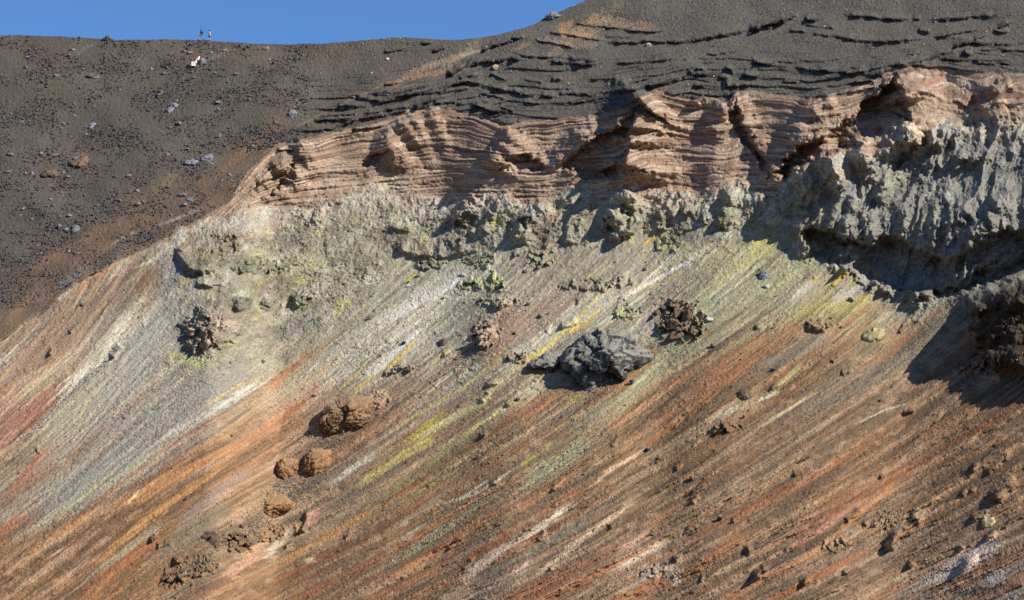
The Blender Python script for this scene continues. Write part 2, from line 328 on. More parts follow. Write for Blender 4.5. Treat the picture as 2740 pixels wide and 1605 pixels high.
# ---- authored strokes (tile coordinates of my own survey of the slope)
SC = mScree
ST = [
 ('C2', [(2300, -350), (1900, -150), (1500, 120), (1000, 480), (500, 850), (100, 1150)], 300, (188, 184, 166), .8), ('C3', [(1400, -300), (900, 100), (300, 450), (-300, 800), (-900, 1200)], 200, (182, 178, 154), .65), ('C3', [(2200, -100), (1700, 300), (1000, 500)], 260, (160, 158, 134), .5),
 ('C1', [(500, 300), (250, 500), (30, 720)], 210, (176, 138, 108), .6), ('C1', [(700, 400), (400, 650), (30, 820)], 60, (146, 102, 66), .8),
 ('C1', [(420, 980), (200, 1150), (0, 1330)], 230, (166, 116, 90), .65), ('C1', [(480, 90), (250, 190), (0, 300)], 100, (98, 90, 82), .9),
 ('C1', [(850, 100), (700, 200), (450, 330), (150, 560), (0, 650)], 60, (194, 168, 136), .55),
 ('C1', [(820, 420), (560, 620), (300, 820), (140, 950)], 70, (190, 170, 140), .7),
 ('C1', [(700, 560), (450, 780), (200, 960), (60, 1120)], 130, (164, 152, 116), .8),
 ('C1', [(1230, 180), (1050, 420), (850, 680), (600, 850), (400, 1080)], 130, (202, 192, 168), .8),
 ('C1', [(900, 860), (600, 1060), (330, 1380), (220, 1500)], 200, (162, 156, 122), .9),
 ('C1', [(770, 950), (730, 1070), (650, 1260)], 34, (196, 182, 70), .7), ('C1', [(960, 650), (700, 860), (560, 950), (450, 1100), (230, 1340), (0, 1470)], 44, (186, 184, 168), .8),
 ('C1', [(980, 640), (720, 870), (500, 1050), (300, 1300), (230, 1450)], 12, (84, 74, 60), .6),
 ('C1', [(1600, 250), (1250, 700), (1000, 1000), (700, 1400)], 420, (144, 139, 126), .85),
 ('C1', [(2450, 620), (1900, 950), (1300, 1250), (900, 1500)], 420, (143, 138, 124), .9),
 ('C1', [(1350, 580), (1600, 640), (1900, 700), (2250, 480)], 130, (164, 164, 92), .55),
 ('C1', [(1500, 560), (1750, 680), (2000, 640)], 50, (190, 190, 110), .5),
 ('C1', [(2460, 830), (2150, 1030), (1700, 1280), (1350, 1500)], 80, (198, 196, 178), .85),
 ('C1', [(2480, 790), (2150, 920), (1900, 1090), (1750, 1180)], 30, (204, 178, 62), .8),
 ('C1', [(2400, 870), (2100, 1010)], 40, (214, 206, 190), .6),
 ('D1', [(500, 0), (250, 250), (0, 480)], 70, (150, 96, 62), .8), ('D1', [(420, 0), (330, 160), (200, 320), (20, 540)], 50, (176, 110, 66), .8),
 ('D1', [(1500, 0), (900, 350), (450, 620), (0, 900)], 330, (146, 142, 132), .85),
 ('D1', [(1600, 40), (1100, 380), (650, 640), (200, 930), (0, 1040)], 60, (180, 172, 118), .7),
 ('D1', [(1000, 330), (850, 470), (700, 560)], 90, (186, 172, 84), .5),
 ('D1', [(1500, 150), (1000, 480), (500, 760), (0, 1080)], 40, (160, 132, 104), .6),
 ('C2', [(2520, -200), (1700, 0), (1500, 250), (900, 550), (300, 900), (0, 1100)], 220, (176, 168, 144), .75),
 ('C2', [(2000, -150), (1650, 30), (1400, 180), (1150, 320)], 90, (206, 202, 188), .85),
 ('C2', [(1620, 290), (1450, 470), (1150, 700), (950, 850)], 110, (206, 202, 184), .85),
 ('C2', [(1350, 300), (1000, 420), (700, 600)], 160, (176, 168, 148), .8),
 ('C2', [(550, 560), (400, 620), (200, 830), (0, 980)], 90, (168, 116, 80), .8), ('C2', [(400, 640), (50, 900), (0, 940)], 40, (138, 88, 64), .6),
 ('C2', [(800, 600), (400, 900), (0, 1200)], 80, (176, 150, 110), .7), ('C2', [(700, 800), (300, 1080), (0, 1350)], 90, (182, 130, 92), .8),
 ('C2', [(820, 780), (560, 980), (250, 1250)], 60, (206, 178, 150), .7), ('C2', [(500, 1000), (200, 1230), (0, 1400)], 80, (176, 122, 80), .8),
 ('C2', [(1510, 430), (1380, 580), (1250, 700), (1150, 760)], 34, (206, 176, 48), .95), ('C2', [(1040, 640), (950, 760), (800, 900), (700, 1010)], 22, (200, 180, 80), .8),
 ('C2', [(1850, 510), (1700, 650), (1600, 760)], 26, (204, 178, 66), .85), ('C2', [(2380, 520), (2200, 680), (2080, 780)], 50, (198, 168, 52), .85),
 ('C2', [(1130, 760), (980, 880), (850, 980)], 30, (206, 182, 70), .8), ('C2', [(880, 60), (800, 130), (720, 240)], 130, (182, 184, 106), .75),
 ('C2', [(2520, 100), (2200, 500), (2000, 650)], 330, (166, 130, 108), .65), ('C2', [(2500, 560), (2000, 900), (1550, 1250)], 120, (146, 124, 114), .7),
 ('C2', [(2520, 480), (2250, 700), (1900, 950), (1500, 1180), (1150, 1400)], 50, (206, 186, 110), .6),
 ('C2', [(2500, 700), (2100, 1080), (1700, 1300), (1400, 1500)], 90, (196, 186, 132), .75), ('C2', [(1800, 1120), (1600, 1290), (1350, 1476)], 90, (190, 172, 60), .7),
 ('C2', [(2450, 1050), (2150, 1240), (1900, 1420)], 50, (200, 188, 120), .7), ('C2', [(2520, 1080), (2400, 1180), (2250, 1400)], 110, (160, 112, 76), .8),
 ('C2', [(1300, 800), (1450, 850), (1300, 950)], 130, (134, 122, 106), .6), ('C2', [(1000, 950), (1150, 980), (1180, 1150)], 90, (188, 152, 126), .7),
 ('C2', [(300, 200), (500, 280), (100, 450), (0, 500)], 160, (126, 124, 116), .7), ('C2', [(420, 180), (520, 240)], 90, (160, 158, 152), .6),
 ('B2', [(2400, 820), (2200, 980), (1900, 1080), (1500, 1180)], 60, (170, 172, 140), .8), ('B2', [(1500, 1190), (1350, 1290)], 34, (188, 174, 50), .8),
 ('B2', [(2520, 1180), (2100, 1250), (1700, 1450)], 130, (160, 156, 128), .6), ('B2', [(1900, 1200), (1650, 1420)], 60, (200, 196, 176), .7),
 ('C3', [(900, -50), (600, 300), (300, 560), (0, 700)], 60, (196, 180, 100), .7), ('C3', [(860, 140), (720, 300), (500, 430)], 40, (206, 178, 66), .9),
 ('C3', [(500, 430), (250, 600), (0, 760)], 26, (196, 178, 70), .8), ('C3', [(1400, -60), (1000, 230), (700, 380)], 40, (190, 190, 170), .8),
 ('C3', [(1150, 150), (1350, 250), (1250, 500)], 160, (150, 142, 132), .75), ('C3', [(1950, -80), (1850, 200), (1500, 600), (1250, 800)], 170, (178, 178, 134), .6),
 ('C3', [(2300, 100), (1950, 420), (1500, 700), (1100, 1000), (600, 1250), (300, 1476)], 150, (156, 148, 118), .8),
 ('C3', [(1500, 640), (1300, 780), (1100, 950)], 60, (184, 182, 150), .6), ('C3', [(350, 860), (100, 1000), (0, 1100)], 120, (186, 178, 150), .6),
 ('C3', [(450, 950), (300, 1050), (0, 1250)], 170, (172, 120, 80), .7), ('C3', [(700, 1000), (620, 1060), (500, 1000)], 120, (170, 164, 84), .5),
 ('C3', [(800, 1040), (500, 1180), (200, 1300)], 60, (140, 122, 114), .7), ('C3', [(1950, 600), (1600, 850), (1200, 1150), (800, 1420)], 80, (186, 124, 84), .6),
 ('C3', [(2520, 350), (2000, 700), (1600, 1000)], 100, (176, 122, 80), .5), ('C3', [(2400, 960), (2200, 1100), (1900, 1250)], 50, (196, 184, 152), .7),
 ('B3', [(1900, 930), (1700, 1080), (1300, 1300), (900, 1500)], 50, (208, 200, 184), .85), ('B3', [(1350, 850), (1250, 930)], 34, (204, 168, 46), .9),
 ('B3', [(1450, 1100), (1200, 1350), (1000, 1460)], 60, (200, 184, 160), .7), ('B3', [(1950, 900), (1800, 1000), (1500, 1080)], 60, (180, 182, 118), .7),
 ('B3', [(2450, 820), (2350, 950), (2200, 1100), (2050, 1200)], 200, (172, 160, 112), .5), ('B3', [(2420, 850), (2330, 960)], 80, (198, 172, 84), .7),
 ('B3', [(700, 900), (400, 1150), (0, 1400)], 260, (152, 138, 122), .6), ('B3', [(760, 1190), (720, 1240)], 30, (190, 160, 50), .8), ('B3', [(1700, 1150), (1300, 1340), (1220, 1330)], 30, (196, 172, 60), .7),
 ('B4', [(720, 1200), (850, 1200), (680, 1320)], 80, (198, 166, 38), .85), ('B4', [(1000, 1200), (880, 1320)], 34, (196, 168, 44), .8), ('B4', [(680, 1160), (500, 1330)], 36, (200, 172, 44), .85),
 ('B4', [(1120, 1400), (1000, 1460)], 60, (194, 168, 50), .8), ('B4', [(1150, 1240), (950, 1350), (700, 1476)], 110, (178, 172, 162), .7), ('B4', [(600, 1250), (350, 1450)], 90, (186, 178, 164), .7),
 ('B4', [(700, 1100), (500, 1080), (200, 1300), (0, 1400)], 140, (168, 164, 112), .6), ('B4', [(50, 850), (150, 820), (100, 1000), (0, 1100)], 130, (176, 166, 104), .6),
 ('C4', [(1500, 100), (1300, 250), (1150, 380)], 140, (166, 158, 132), .7), ('C4', [(1200, 20), (900, 130), (500, 170), (250, 270)], 130, (172, 158, 88), .55),
 ('C4', [(1520, 60), (1400, 200)], 24, (202, 180, 60), .8), ('C4', [(1900, 300), (1500, 620), (900, 900), (400, 1200), (0, 1476)], 260, (132, 118, 102), .75),
 ('C4', [(800, 350), (500, 560), (150, 700), (0, 780)], 160, (138, 126, 116), .7), ('C4', [(850, 330), (300, 380), (0, 560)], 110, (176, 128, 92), .6),
 ('C4', [(480, 660), (300, 840), (150, 950)], 60, (188, 176, 120), .7), ('C4', [(620, 940), (350, 1120), (150, 1240), (0, 1330)], 34, (206, 184, 140), .8),
 ('C4', [(1500, 1070), (1250, 1140), (950, 1290)], 26, (200, 182, 158), .7), ('C4', [(1350, 800), (1550, 900), (1800, 860)], 120, (158, 124, 98), .6),
 ('C4', [(2450, 1000), (2000, 1200), (1500, 1476)], 130, (172, 126, 84), .5), ('C4', [(250, 960), (0, 1060)], 40, (210, 202, 170), .7),
 ('D1', [(2520, 0), (1900, 230), (1300, 560), (600, 860), (0, 1180)], 120, (180, 128, 76), .85),
 ('D1', [(2200, 0), (1500, 350), (900, 640), (300, 980), (0, 1120)], 60, (128, 94, 64), .8),
 ('D1', [(1900, 130), (1450, 420), (1100, 690)], 40, (178, 134, 84), .6), ('D1', [(1250, 530), (1180, 610), (1110, 680)], 30, (214, 194, 140), .8),
 ('D1', [(800, 890), (500, 1100), (300, 1240)], 22, (208, 196, 160), .7),
 ('D1', [(1500, 560), (900, 860), (400, 1120), (0, 1330)], 80, (116, 88, 64), .85), ('D1', [(2000, 430), (1400, 800), (900, 1100), (300, 1400)], 90, (112, 86, 62), .8),
 ('D1', [(2300, 100), (1800, 480), (1300, 830), (900, 1180), (600, 1340)], 90, (188, 138, 82), .75),
 ('D1', [(600, 1350), (400, 1476)], 100, (196, 148, 112), .7), ('D1', [(1500, 850), (1100, 1120), (700, 1430)], 80, (168, 154, 128), .7),
 ('D1', [(2520, 230), (2100, 480), (1700, 800), (1500, 1000)], 130, (158, 136, 124), .7), ('D1', [(2200, 600), (1900, 850), (1300, 1250)], 200, (136, 124, 104), .7),
 ('D1', [(2520, 1100), (2300, 1180), (2000, 1400)], 170, (196, 148, 122), .75), ('D1', [(1900, 1000), (2100, 1100), (1700, 1350)], 200, (142, 118, 88), .7),
 ('D1', [(1400, 1000), (1000, 1280), (750, 1476)], 34, (178, 104, 60), .6), ('D1', [(2520, 1250), (2200, 1476)], 60, (150, 120, 94), .6),
 ('D2', [(1640, 380), (1450, 500), (1250, 640), (1150, 710)], 50, (150, 88, 54), .75), ('D2', [(1180, 660), (900, 830), (600, 1000), (200, 1250)], 90, (182, 136, 84), .85),
 ('D2', [(1750, 0), (1600, 80), (1350, 250), (900, 480), (830, 560)], 110, (190, 174, 100), .7), ('D2', [(1650, 40), (1480, 120)], 60, (206, 190, 64), .7),
 ('D2', [(1900, 50), (1400, 280), (900, 600), (500, 880)], 100, (130, 108, 90), .75), ('D2', [(2050, 0), (1750, 150), (1600, 380)], 60, (150, 144, 96), .8),
 ('D2', [(1150, 180), (850, 350), (600, 520)], 60, (206, 196, 182), .7), ('D2', [(950, 200), (700, 380), (500, 520)], 90, (146, 122, 112), .6),
 ('D2', [(580, 720), (470, 840)], 90, (204, 150, 130), .8), ('D2', [(380, 840), (300, 940)], 70, (194, 146, 98), .7), ('D2', [(300, 900), (100, 1120), (0, 1240)], 100, (192, 176, 160), .7),
 ('D2', [(2500, 300), (2100, 560), (1700, 700)], 34, (202, 190, 160), .7), ('D2', [(2520, 470), (2200, 620), (1800, 880), (1450, 1120), (1200, 1300)], 90, (154, 148, 116), .8),
 ('D2', [(1850, 500), (1500, 780), (1250, 900)], 50, (150, 142, 122), .7), ('D2', [(1600, 850), (1300, 1060)], 40, (160, 156, 128), .7),
 ('D2', [(2520, 600), (2100, 850), (1600, 1180), (1100, 1476)], 90, (184, 124, 78), .7), ('D2', [(2000, 950), (1500, 1200), (1000, 1476)], 40, (122, 86, 62), .7),
 ('D2', [(2500, 750), (2200, 980), (1900, 1200), (1700, 1400)], 60, (142, 132, 118), .6), ('D2', [(2520, 1000), (2250, 1150), (1950, 1400), (1850, 1476)], 110, (206, 178, 160), .8),
 ('D2', [(2480, 1200), (2200, 1350), (2000, 1476)], 60, (128, 120, 106), .8), ('D2', [(900, 1000), (400, 1300), (0, 1476)], 50, (164, 100, 66), .6),
 ('D2', [(420, 940), (200, 1100), (0, 1260)], 12, (70, 60, 48), .6), ('D2', [(1900, 640), (2200, 430)], 30, (210, 202, 180), .7), ('D2', [(400, 1230), (520, 1210)], 50, (196, 186, 140), .8),
 ('D3', [(800, 0), (500, 250), (200, 420), (0, 540)], 190, (164, 160, 126), .85), ('D3', [(260, 190), (60, 330)], 34, (196, 176, 40), .85), ('D3', [(400, 60), (300, 180)], 40, (190, 172, 60), .5),
 ('D3', [(700, 310), (400, 520), (0, 760)], 90, (188, 130, 86), .8), ('D3', [(1000, 330), (500, 500), (0, 820)], 110, (124, 106, 84), .8),
 ('D3', [(1340, 120), (950, 350), (700, 570)], 50, (204, 172, 140), .85), ('D3', [(600, 640), (350, 850), (0, 1080)], 110, (210, 188, 164), .85),
 ('D3', [(430, 850), (330, 980)], 80, (140, 92, 76), .8), ('D3', [(1300, 560), (900, 850), (500, 1150), (150, 1440)], 60, (208, 178, 146), .8),
 ('D3', [(800, 760), (450, 1000), (0, 1250)], 70, (140, 132, 118), .7), ('D3', [(200, 1200), (0, 1360)], 90, (200, 166, 148), .7),
 ('D3', [(1560, 980), (1450, 1060), (1200, 1200), (950, 1350)], 90, (204, 182, 160), .8), ('D3', [(1380, 860), (1200, 1030), (960, 1180)], 60, (204, 162, 138), .7),
 ('D3', [(1900, 540), (1500, 780), (1200, 950)], 80, (186, 132, 86), .6), ('D3', [(2300, 900), (1900, 1200), (1700, 1350)], 160, (172, 118, 80), .7), ('D3', [(1600, 1350), (1550, 1476)], 110, (206, 184, 168), .7),
 ('D3', [(1950, 940), (1700, 1050), (1450, 1230)], 40, (198, 140, 120), .7), ('D3', [(1500, 1250), (1100, 1476)], 60, (140, 134, 124), .7),
 ('D4', [(1250, 540), (900, 740), (500, 1000), (200, 1180)], 60, (184, 128, 108), .75), ('D4', [(1500, 350), (1000, 780), (600, 1120), (300, 1300)], 60, (190, 132, 82), .7),
 ('D4', [(700, 650), (300, 1000), (0, 1200)], 60, (190, 140, 112), .6), ('D4', [(1800, 700), (1600, 780)], 60, (196, 156, 140), .7), ('D4', [(1640, 700), (1300, 950), (900, 1230)], 130, (136, 118, 98), .75),
 ('D4', [(1900, 820), (1500, 1000), (1200, 1250), (1000, 1400)], 110, (132, 112, 98), .7), ('D4', [(2450, 1000), (2000, 1250), (1500, 1476)], 200, (198, 178, 168), .85),
 ('D4', [(2450, 1300), (2200, 1476)], 170, (160, 152, 148), .8), ('D4', [(1350, 980), (1250, 1130)], 90, (186, 158, 122), .7), ('D4', [(2450, 0), (2000, 250), (1500, 500)], 60, (180, 130, 88), .6),
 ('D4', [(1200, 200), (700, 480), (0, 850)], 200, (128, 100, 76), .6), ('D4', [(500, 250), (0, 560)], 60, (178, 140, 96), .6),
]
for i, (t, p, wd, c, al) in enumerate(ST):
    stroke(tc(t, p), wd / 3.6 * .92, c, al, seed=i % 23, zone=1 - mAsh * 0.97)
for i, (p, wd, c, al) in enumerate([([(560, 560), (420, 660), (250, 740), (100, 830), (-40, 900)], 120, (128, 106, 84), .75), ([(520, 700), (420, 790), (320, 900), (200, 1010)], 150, (150, 146, 134), .75), ([(380, 860), (250, 1000), (60, 1160)], 110, (166, 158, 136), .6),
   ([(640, 880), (480, 980), (300, 1120), (60, 1290)], 190, (146, 142, 130), .6), ([(240, 760), (120, 860), (0, 930)], 70, (156, 130, 106), .6)]):
    stroke(p, wd, c, al, seed=i + 5, zone=1 - mAsh * .97)
# left ground between the ash and the scree
for i, (t, p, wd, c, al) in enumerate([
 ('B1', [(1700, 480), (1100, 780), (500, 1050), (0, 1290)], 260, (122, 94, 70), .6), ('B1', [(1600, 690), (1250, 850), (950, 1020), (700, 1180)], 110, (94, 87, 79), .9),
 ('B1', [(1830, 560), (1650, 640), (1380, 745)], 34, (168, 162, 150), .8), ('B1', [(1270, 760), (1050, 860), (880, 980)], 22, (156, 148, 130), .7),
 ('B1', [(780, 1110), (560, 1240), (400, 1400)], 90, (134, 134, 130), .8), ('B1', [(1600, 880), (1350, 1070), (1180, 1140)], 34, (188, 184, 148), .8),
 ('B1', [(1050, 1080), (800, 1260), (560, 1420)], 50, (158, 112, 70), .8), ('B1', [(1150, 560), (900, 760), (300, 1080), (0, 1200)], 90, (140, 106, 76), .55),
 ('B1', [(1600, 260), (1450, 330), (1300, 380)], 110, (124, 108, 86), .7), ('B1', [(1250, 1180), (1050, 1330), (980, 1440)], 40, (160, 136, 108), .7),
 ('B1', [(330, 1420), (200, 1470)], 60, (150, 146, 136), .7), ('B1', [(1400, 1100), (1300, 1250), (1200, 1420)], 160, (128, 98, 72), .8), ('B1', [(1500, 1000), (1600, 1100), (1450, 1400)], 160, (146, 146, 140), .8),
 ('B1', [(900, 1100), (500, 1350), (200, 1476)], 60, (136, 102, 72), .6), ('B1', [(1900, 560), (1750, 660), (1600, 720)], 90, (118, 92, 72), .8)]):
    stroke(tc(t, p), wd / 3.6 * .92, c, al, seed=i + 3)
# tan tracks and thin orange seams on the ash slope
for i, (t, p, wd, c, al) in enumerate([
 ('A1', [(2300, 310), (2000, 420), (1850, 500)], 60, (124, 116, 98), .8), ('A1', [(1800, 560), (1650, 620), (1500, 700)], 60, (112, 104, 96), .5),
 ('A1', [(870, 280), (720, 350), (620, 420)], 40, (126, 116, 102), .7), ('A1', [(1700, 350), (1450, 400), (1200, 470)], 60, (112, 102, 86), .7),
 ('A1', [(680, 1370), (740, 1440)], 90, (136, 108, 82), .7),
 ('A2', [(920, 820), (750, 910), (600, 980), (450, 1060), (280, 1120)], 26, (168, 128, 80), .8), ('A2', [(1300, 640), (1100, 740), (920, 840)], 30, (160, 126, 84), .7),
 ('A2', [(1480, 380), (1200, 460), (1000, 560)], 18, (118, 84, 56), .8), ('A2', [(900, 750), (650, 860), (520, 960)], 22, (116, 86, 62), .8), ('A2', [(850, 620), (650, 700)], 18, (116, 86, 62), .6),
 ('A2', [(2150, 330), (1900, 430), (1700, 500), (1500, 570), (1300, 650)], 80, (168, 142, 112), .85), ('A2', [(1950, 530), (1700, 590), (1400, 640), (1150, 720)], 60, (172, 130, 88), .85),
 ('A2', [(2120, 370), (1850, 460)], 30, (196, 178, 146), .7), ('A2', [(1600, 700), (1300, 720), (1100, 740)], 40, (140, 122, 98), .7),
 ('A2', [(180, 1240), (60, 1340), (0, 1380)], 34, (184, 136, 84), .85), ('A2', [(1000, 430), (1600, 380), (1900, 300)], 60, (96, 88, 74), .5), ('A2', [(500, 1380), (300, 1400), (100, 1420)], 60, (120, 104, 86), .5),
 ('A3', [(640, 60), (900, 80), (1200, 130), (1450, 180)], 110, (176, 142, 100), .75), ('A3', [(400, 190), (600, 220), (850, 240)], 110, (198, 150, 94), .85),
 ('A3', [(620, 80), (420, 180)], 80, (190, 142, 92), .8), ('A3', [(250, 260), (600, 330), (850, 320)], 90, (156, 136, 112), .75), ('A3', [(200, 300), (0, 380)], 50, (172, 130, 88), .7),
 ('A3', [(200, 200), (80, 260)], 50, (126, 110, 92), .7), ('A3', [(1300, 150), (1700, 180)], 110, (104, 98, 88), .6), ('A3', [(50, 930), (300, 950)], 40, (120, 108, 92), .5),
 ('A4', [(420, 60), (250, 170), (60, 260)], 34, (128, 118, 100), .8), ('A4', [(1600, 500), (2300, 520)], 90, (112, 96, 80), .6), ('A4', [(1600, 340), (1300, 480)], 60, (100, 96, 90), .5), ('A4', [(2400, 160), (2000, 260)], 40, (106, 98, 86), .6)]):
    stroke(tc(t, p), wd / 3.6 * .92, c, al, seed=i + 9, jit=.2)
# sulphur and mineral patches on the crags
for i, (t, cx, cy, rx, ry, c, al) in enumerate([
 ('A3', 850, 90, 420, 60, (170, 138, 98), .7), ('A3', 620, 210, 330, 50, (192, 146, 94), .85), ('A3', 500, 320, 360, 55, (150, 128, 104), .7), ('A2', 1900, 440, 330, 50, (168, 142, 110), .8), ('A2', 1500, 620, 330, 40, (166, 128, 90), .7), ('B1', 1450, 340, 140, 80, (136, 114, 86), .7), ('A1', 680, 1400, 100, 60, (136, 110, 84), .7),
 ('B2', 900, 900, 420, 260, (158, 160, 134), .7), ('B2', 300, 800, 260, 130, (122, 124, 114), .6), ('B2', 280, 870, 90, 50, (138, 136, 136), .7),
 ('B2', 490, 1110, 40, 60, (206, 206, 70), .8), ('B2', 400, 1150, 260, 160, (172, 172, 100), .6), ('B2', 370, 1260, 40, 70, (200, 202, 90), .8), ('B2', 550, 810, 40, 30, (206, 204, 120), .8),
 ('B2', 1040, 1250, 70, 60, (206, 206, 200), .9), ('B2', 1150, 400, 260, 120, (198, 184, 150), .6), ('B2', 950, 470, 260, 60, (186, 184, 164), .6), ('B2', 1550, 560, 200, 110, (190, 186, 170), .7), ('B2', 1730, 590, 90, 60, (196, 192, 176), .7),
 ('B2', 1850, 560, 60, 40, (186, 184, 110), .6), ('B2', 2120, 470, 120, 90, (172, 176, 146), .8), ('B2', 2230, 690, 60, 90, (190, 198, 100), .8), ('B2', 2280, 520, 120, 70, (176, 182, 150), .7), ('B2', 2430, 580, 90, 60, (186, 186, 120), .6),
 ('B2', 1780, 760, 110, 60, (140, 140, 136), .7), ('B2', 1380, 900, 140, 60, (140, 128, 108), .7), ('B2', 1650, 870, 160, 80, (146, 134, 110), .6), ('B2', 1750, 950, 90, 60, (136, 134, 142), .7),
 ('B2', 1130, 1000, 170, 40, (158, 152, 118), .6), ('B2', 120, 1180, 120, 80, (150, 146, 96), .6), ('B2', 60, 620, 160, 50, (182, 182, 168), .7), ('B2', 300, 620, 110, 50, (180, 180, 166), .6), ('B2', 1800, 450, 90, 50, (170, 130, 70), .6),
 ('B1', 2080, 920, 120, 80, (160, 134, 104), .8), ('C1', 2000, 320, 250, 170, (184, 156, 126), .85), ('B1', 2450, 800, 70, 40, (180, 182, 90), .7), ('B1', 2200, 680, 300, 80, (146, 150, 126), .6), ('B1', 1850, 760, 160, 70, (170, 172, 146), .5), ('B1', 1850, 1000, 60, 70, (176, 174, 96), .6), ('B1', 2350, 1050, 180, 70, (176, 180, 104), .6),
 ('B1', 1900, 1170, 160, 60, (172, 176, 132), .6), ('B1', 2200, 1220, 200, 80, (146, 150, 130), .5), ('B1', 1900, 1400, 90, 60, (172, 172, 90), .5), ('B1', 2350, 1350, 160, 60, (158, 158, 96), .5), ('B1', 1520, 1050, 160, 90, (150, 152, 156), .6),
 ('B3', 480, 480, 160, 60, (172, 176, 142), .8), ('B3', 680, 420, 120, 50, (176, 186, 160), .8), ('B3', 470, 560, 40, 50, (190, 198, 110), .8), ('B3', 30, 560, 70, 50, (190, 192, 140), .7), ('B3', 1110, 620, 90, 110, (166, 172, 134), .8), ('B3', 1130, 880, 50, 40, (180, 184, 110), .8),
 ('B3', 2220, 430, 130, 80, (174, 180, 150), .8), ('B3', 2080, 560, 90, 80, (164, 172, 126), .7), ('B3', 1780, 440, 160, 50, (160, 150, 100), .5), ('B3', 1450, 450, 90, 60, (158, 152, 130), .6), ('B3', 2330, 380, 50, 20, (186, 172, 70), .6), ('B3', 1340, 870, 70, 34, (200, 168, 40), .8), ('B3', 1680, 940, 60, 50, (170, 176, 90), .7),
 ('B3', 1850, 620, 110, 90, (146, 144, 146), .6), ('B3', 700, 760, 200, 90, (146, 142, 116), .6), ('B3', 1000, 950, 260, 60, (150, 144, 118), .5),
 ('B4', 750, 150, 170, 90, (176, 164, 150), .8), ('B4', 550, 220, 110, 60, (172, 168, 118), .6), ('B4', 380, 530, 70, 70, (180, 186, 96), .8), ('B4', 1350, 300, 160, 90, (160, 168, 118), .7), ('B4', 1750, 200, 260, 120, (140, 142, 128), .6), ('B4', 2000, 400, 200, 110, (146, 152, 126), .6), ('B4', 900, 420, 160, 90, (142, 146, 152), .6), ('B4', 2200, 250, 200, 90, (138, 142, 140), .6),
 ('B4', 1690, 640, 60, 40, (190, 206, 80), .8), ('B4', 1720, 550, 40, 40, (184, 198, 100), .6), ('B4', 1800, 610, 30, 90, (160, 184, 150), .6), ('B4', 1080, 680, 26, 120, (180, 176, 90), .6), ('B4', 1600, 700, 130, 60, (156, 152, 100), .5), ('B4', 200, 500, 160, 60, (160, 166, 120), .6), ('B4', 2400, 120, 120, 60, (146, 156, 130), .5),
 ('A4', 1530, 1150, 90, 120, (206, 192, 150), .8), ('A4', 1300, 1150, 170, 70, (184, 174, 156), .7), ('A4', 1430, 1180, 110, 90, (176, 172, 158), .6), ('A4', 800, 1430, 200, 60, (176, 172, 158), .7), ('A4', 1700, 1350, 200, 110, (148, 148, 130), .7), ('A4', 2050, 1200, 260, 150, (142, 136, 118), .6), ('A4', 1100, 1320, 90, 60, (170, 124, 96), .6),
]):
    p = tc(t, [(cx, cy)])[0]; blob(p[0], p[1], rx * .2555, ry * .2555, c, al, seed=i % 19)

# ------------------------------------------------------------------ relief
# rills and gravelly roughness on the scree
lower = sst(600, 1400, V)
scr = np.clip(mScree, 0, 1) * (0.55 + 0.6 * lower * sst(900, 2200, U + .3 * V))
H += scr * (0.8 * sn(95, 900, 201) + 0.60 * sn(40, 420, 202) + 0.17 * sn(17, 200, 203) + 0.08 * sn(8, 90, 204) + .03 * sn(4.5, 40, 214))
rr = 1 - np.abs(sn(30, 380, 205)) * 2.2
H += scr * 0.35 * np.clip(rr, 0, 1) ** 2 * sst(-.2, .4, sn(70, 300, 206))
gnoise = fbm(U / 9, V / 9, 207, 3, .6)
H += (0.06 + 0.05 * sst(-.2, .5, sn(28, 240, 208))) * gnoise * (1 - mCliff)
# fluffy steep little scarps here and there on the rills
sc1 = sst(.35, .55, fbm(S / 26, T / 120, 209, 3)); mid = sst(1150, 850, V + .3 * (U - 1250) * (U > 1250))
sc2 = sst(.36, .42, fbm(U / 30, V / 22, 215, 4, .55)); sc3 = sst(.30, .35, fbm((U + .5 * V) / 12, V / 11, 216, 3, .6)) * sst(0, .4, fbm(U / 130, V / 90, 217, 3))
H += scr * 0.35 * sc1 + scr * (.22 * mid + .06) * sc2 * (.3 + sst(0, .5, fbm(U / 90, V / 70, 222, 2))) + (scr * (.12 * mid + .03) + .15 * mSul) * sc3
cx_, ce_, ct_ = facets(S / 13, T / 22, 3, 1.2); dx_, de_, dt_ = facets(S / 5.5, T / 10, 4, 1.1)
chunk = sst(.05, .45, fbm(U / 75, V / 50, 218, 3)) * (.25 + .75 * mid)
H += scr * chunk * (.26 * cx_ + .07 * dx_)
COL *= (1 + scr * (.16 * chunk * (ct_ - .5) + .22 * (dt_ - .5) * (.4 + .6 * chunk)))[..., None]
H += scr * (.10 * a2 + .08 * a4)
H -= scr * (.42 * sst(.10, 0, np.abs(sn(46, 520, 224))) + .30 * sst(.07, 0, np.abs(sn(30, 420, 219))) + .16 * sst(.09, 0, np.abs(sn(13, 240, 220)))) * sst(-.3, .3, sn(120, 300, 221))
gd, _, _ = poly_dist(U, V, [(560, 900), (400, 1020), (250, 1180), (60, 1330)])
gr_ = scr * sst(150, 60, gd + 30 * fbm(U / 50, V / 50, 241, 3)) + scr * .8 * mid * sst(0, .35, fbm(U / 70, V / 60, 242, 3))
H += gr_ * (.16 * fbm(U / 7, V / 6, 243, 3, .6) + .14 * facets(U / 10, V / 9, 11, 1.2)[0])
COL *= (1 + gr_ * (.30 * pn(U / 4.5, V / 4, 244) + .25 * pn(U / 10, V / 9, 245)))[..., None]
# ash slope: gentle
H += mAsh * (1.6 * fbm(U / 260, V / 120, 211, 3) + 0.07 * fbm(U / 8, V / 6, 212, 3, .6))
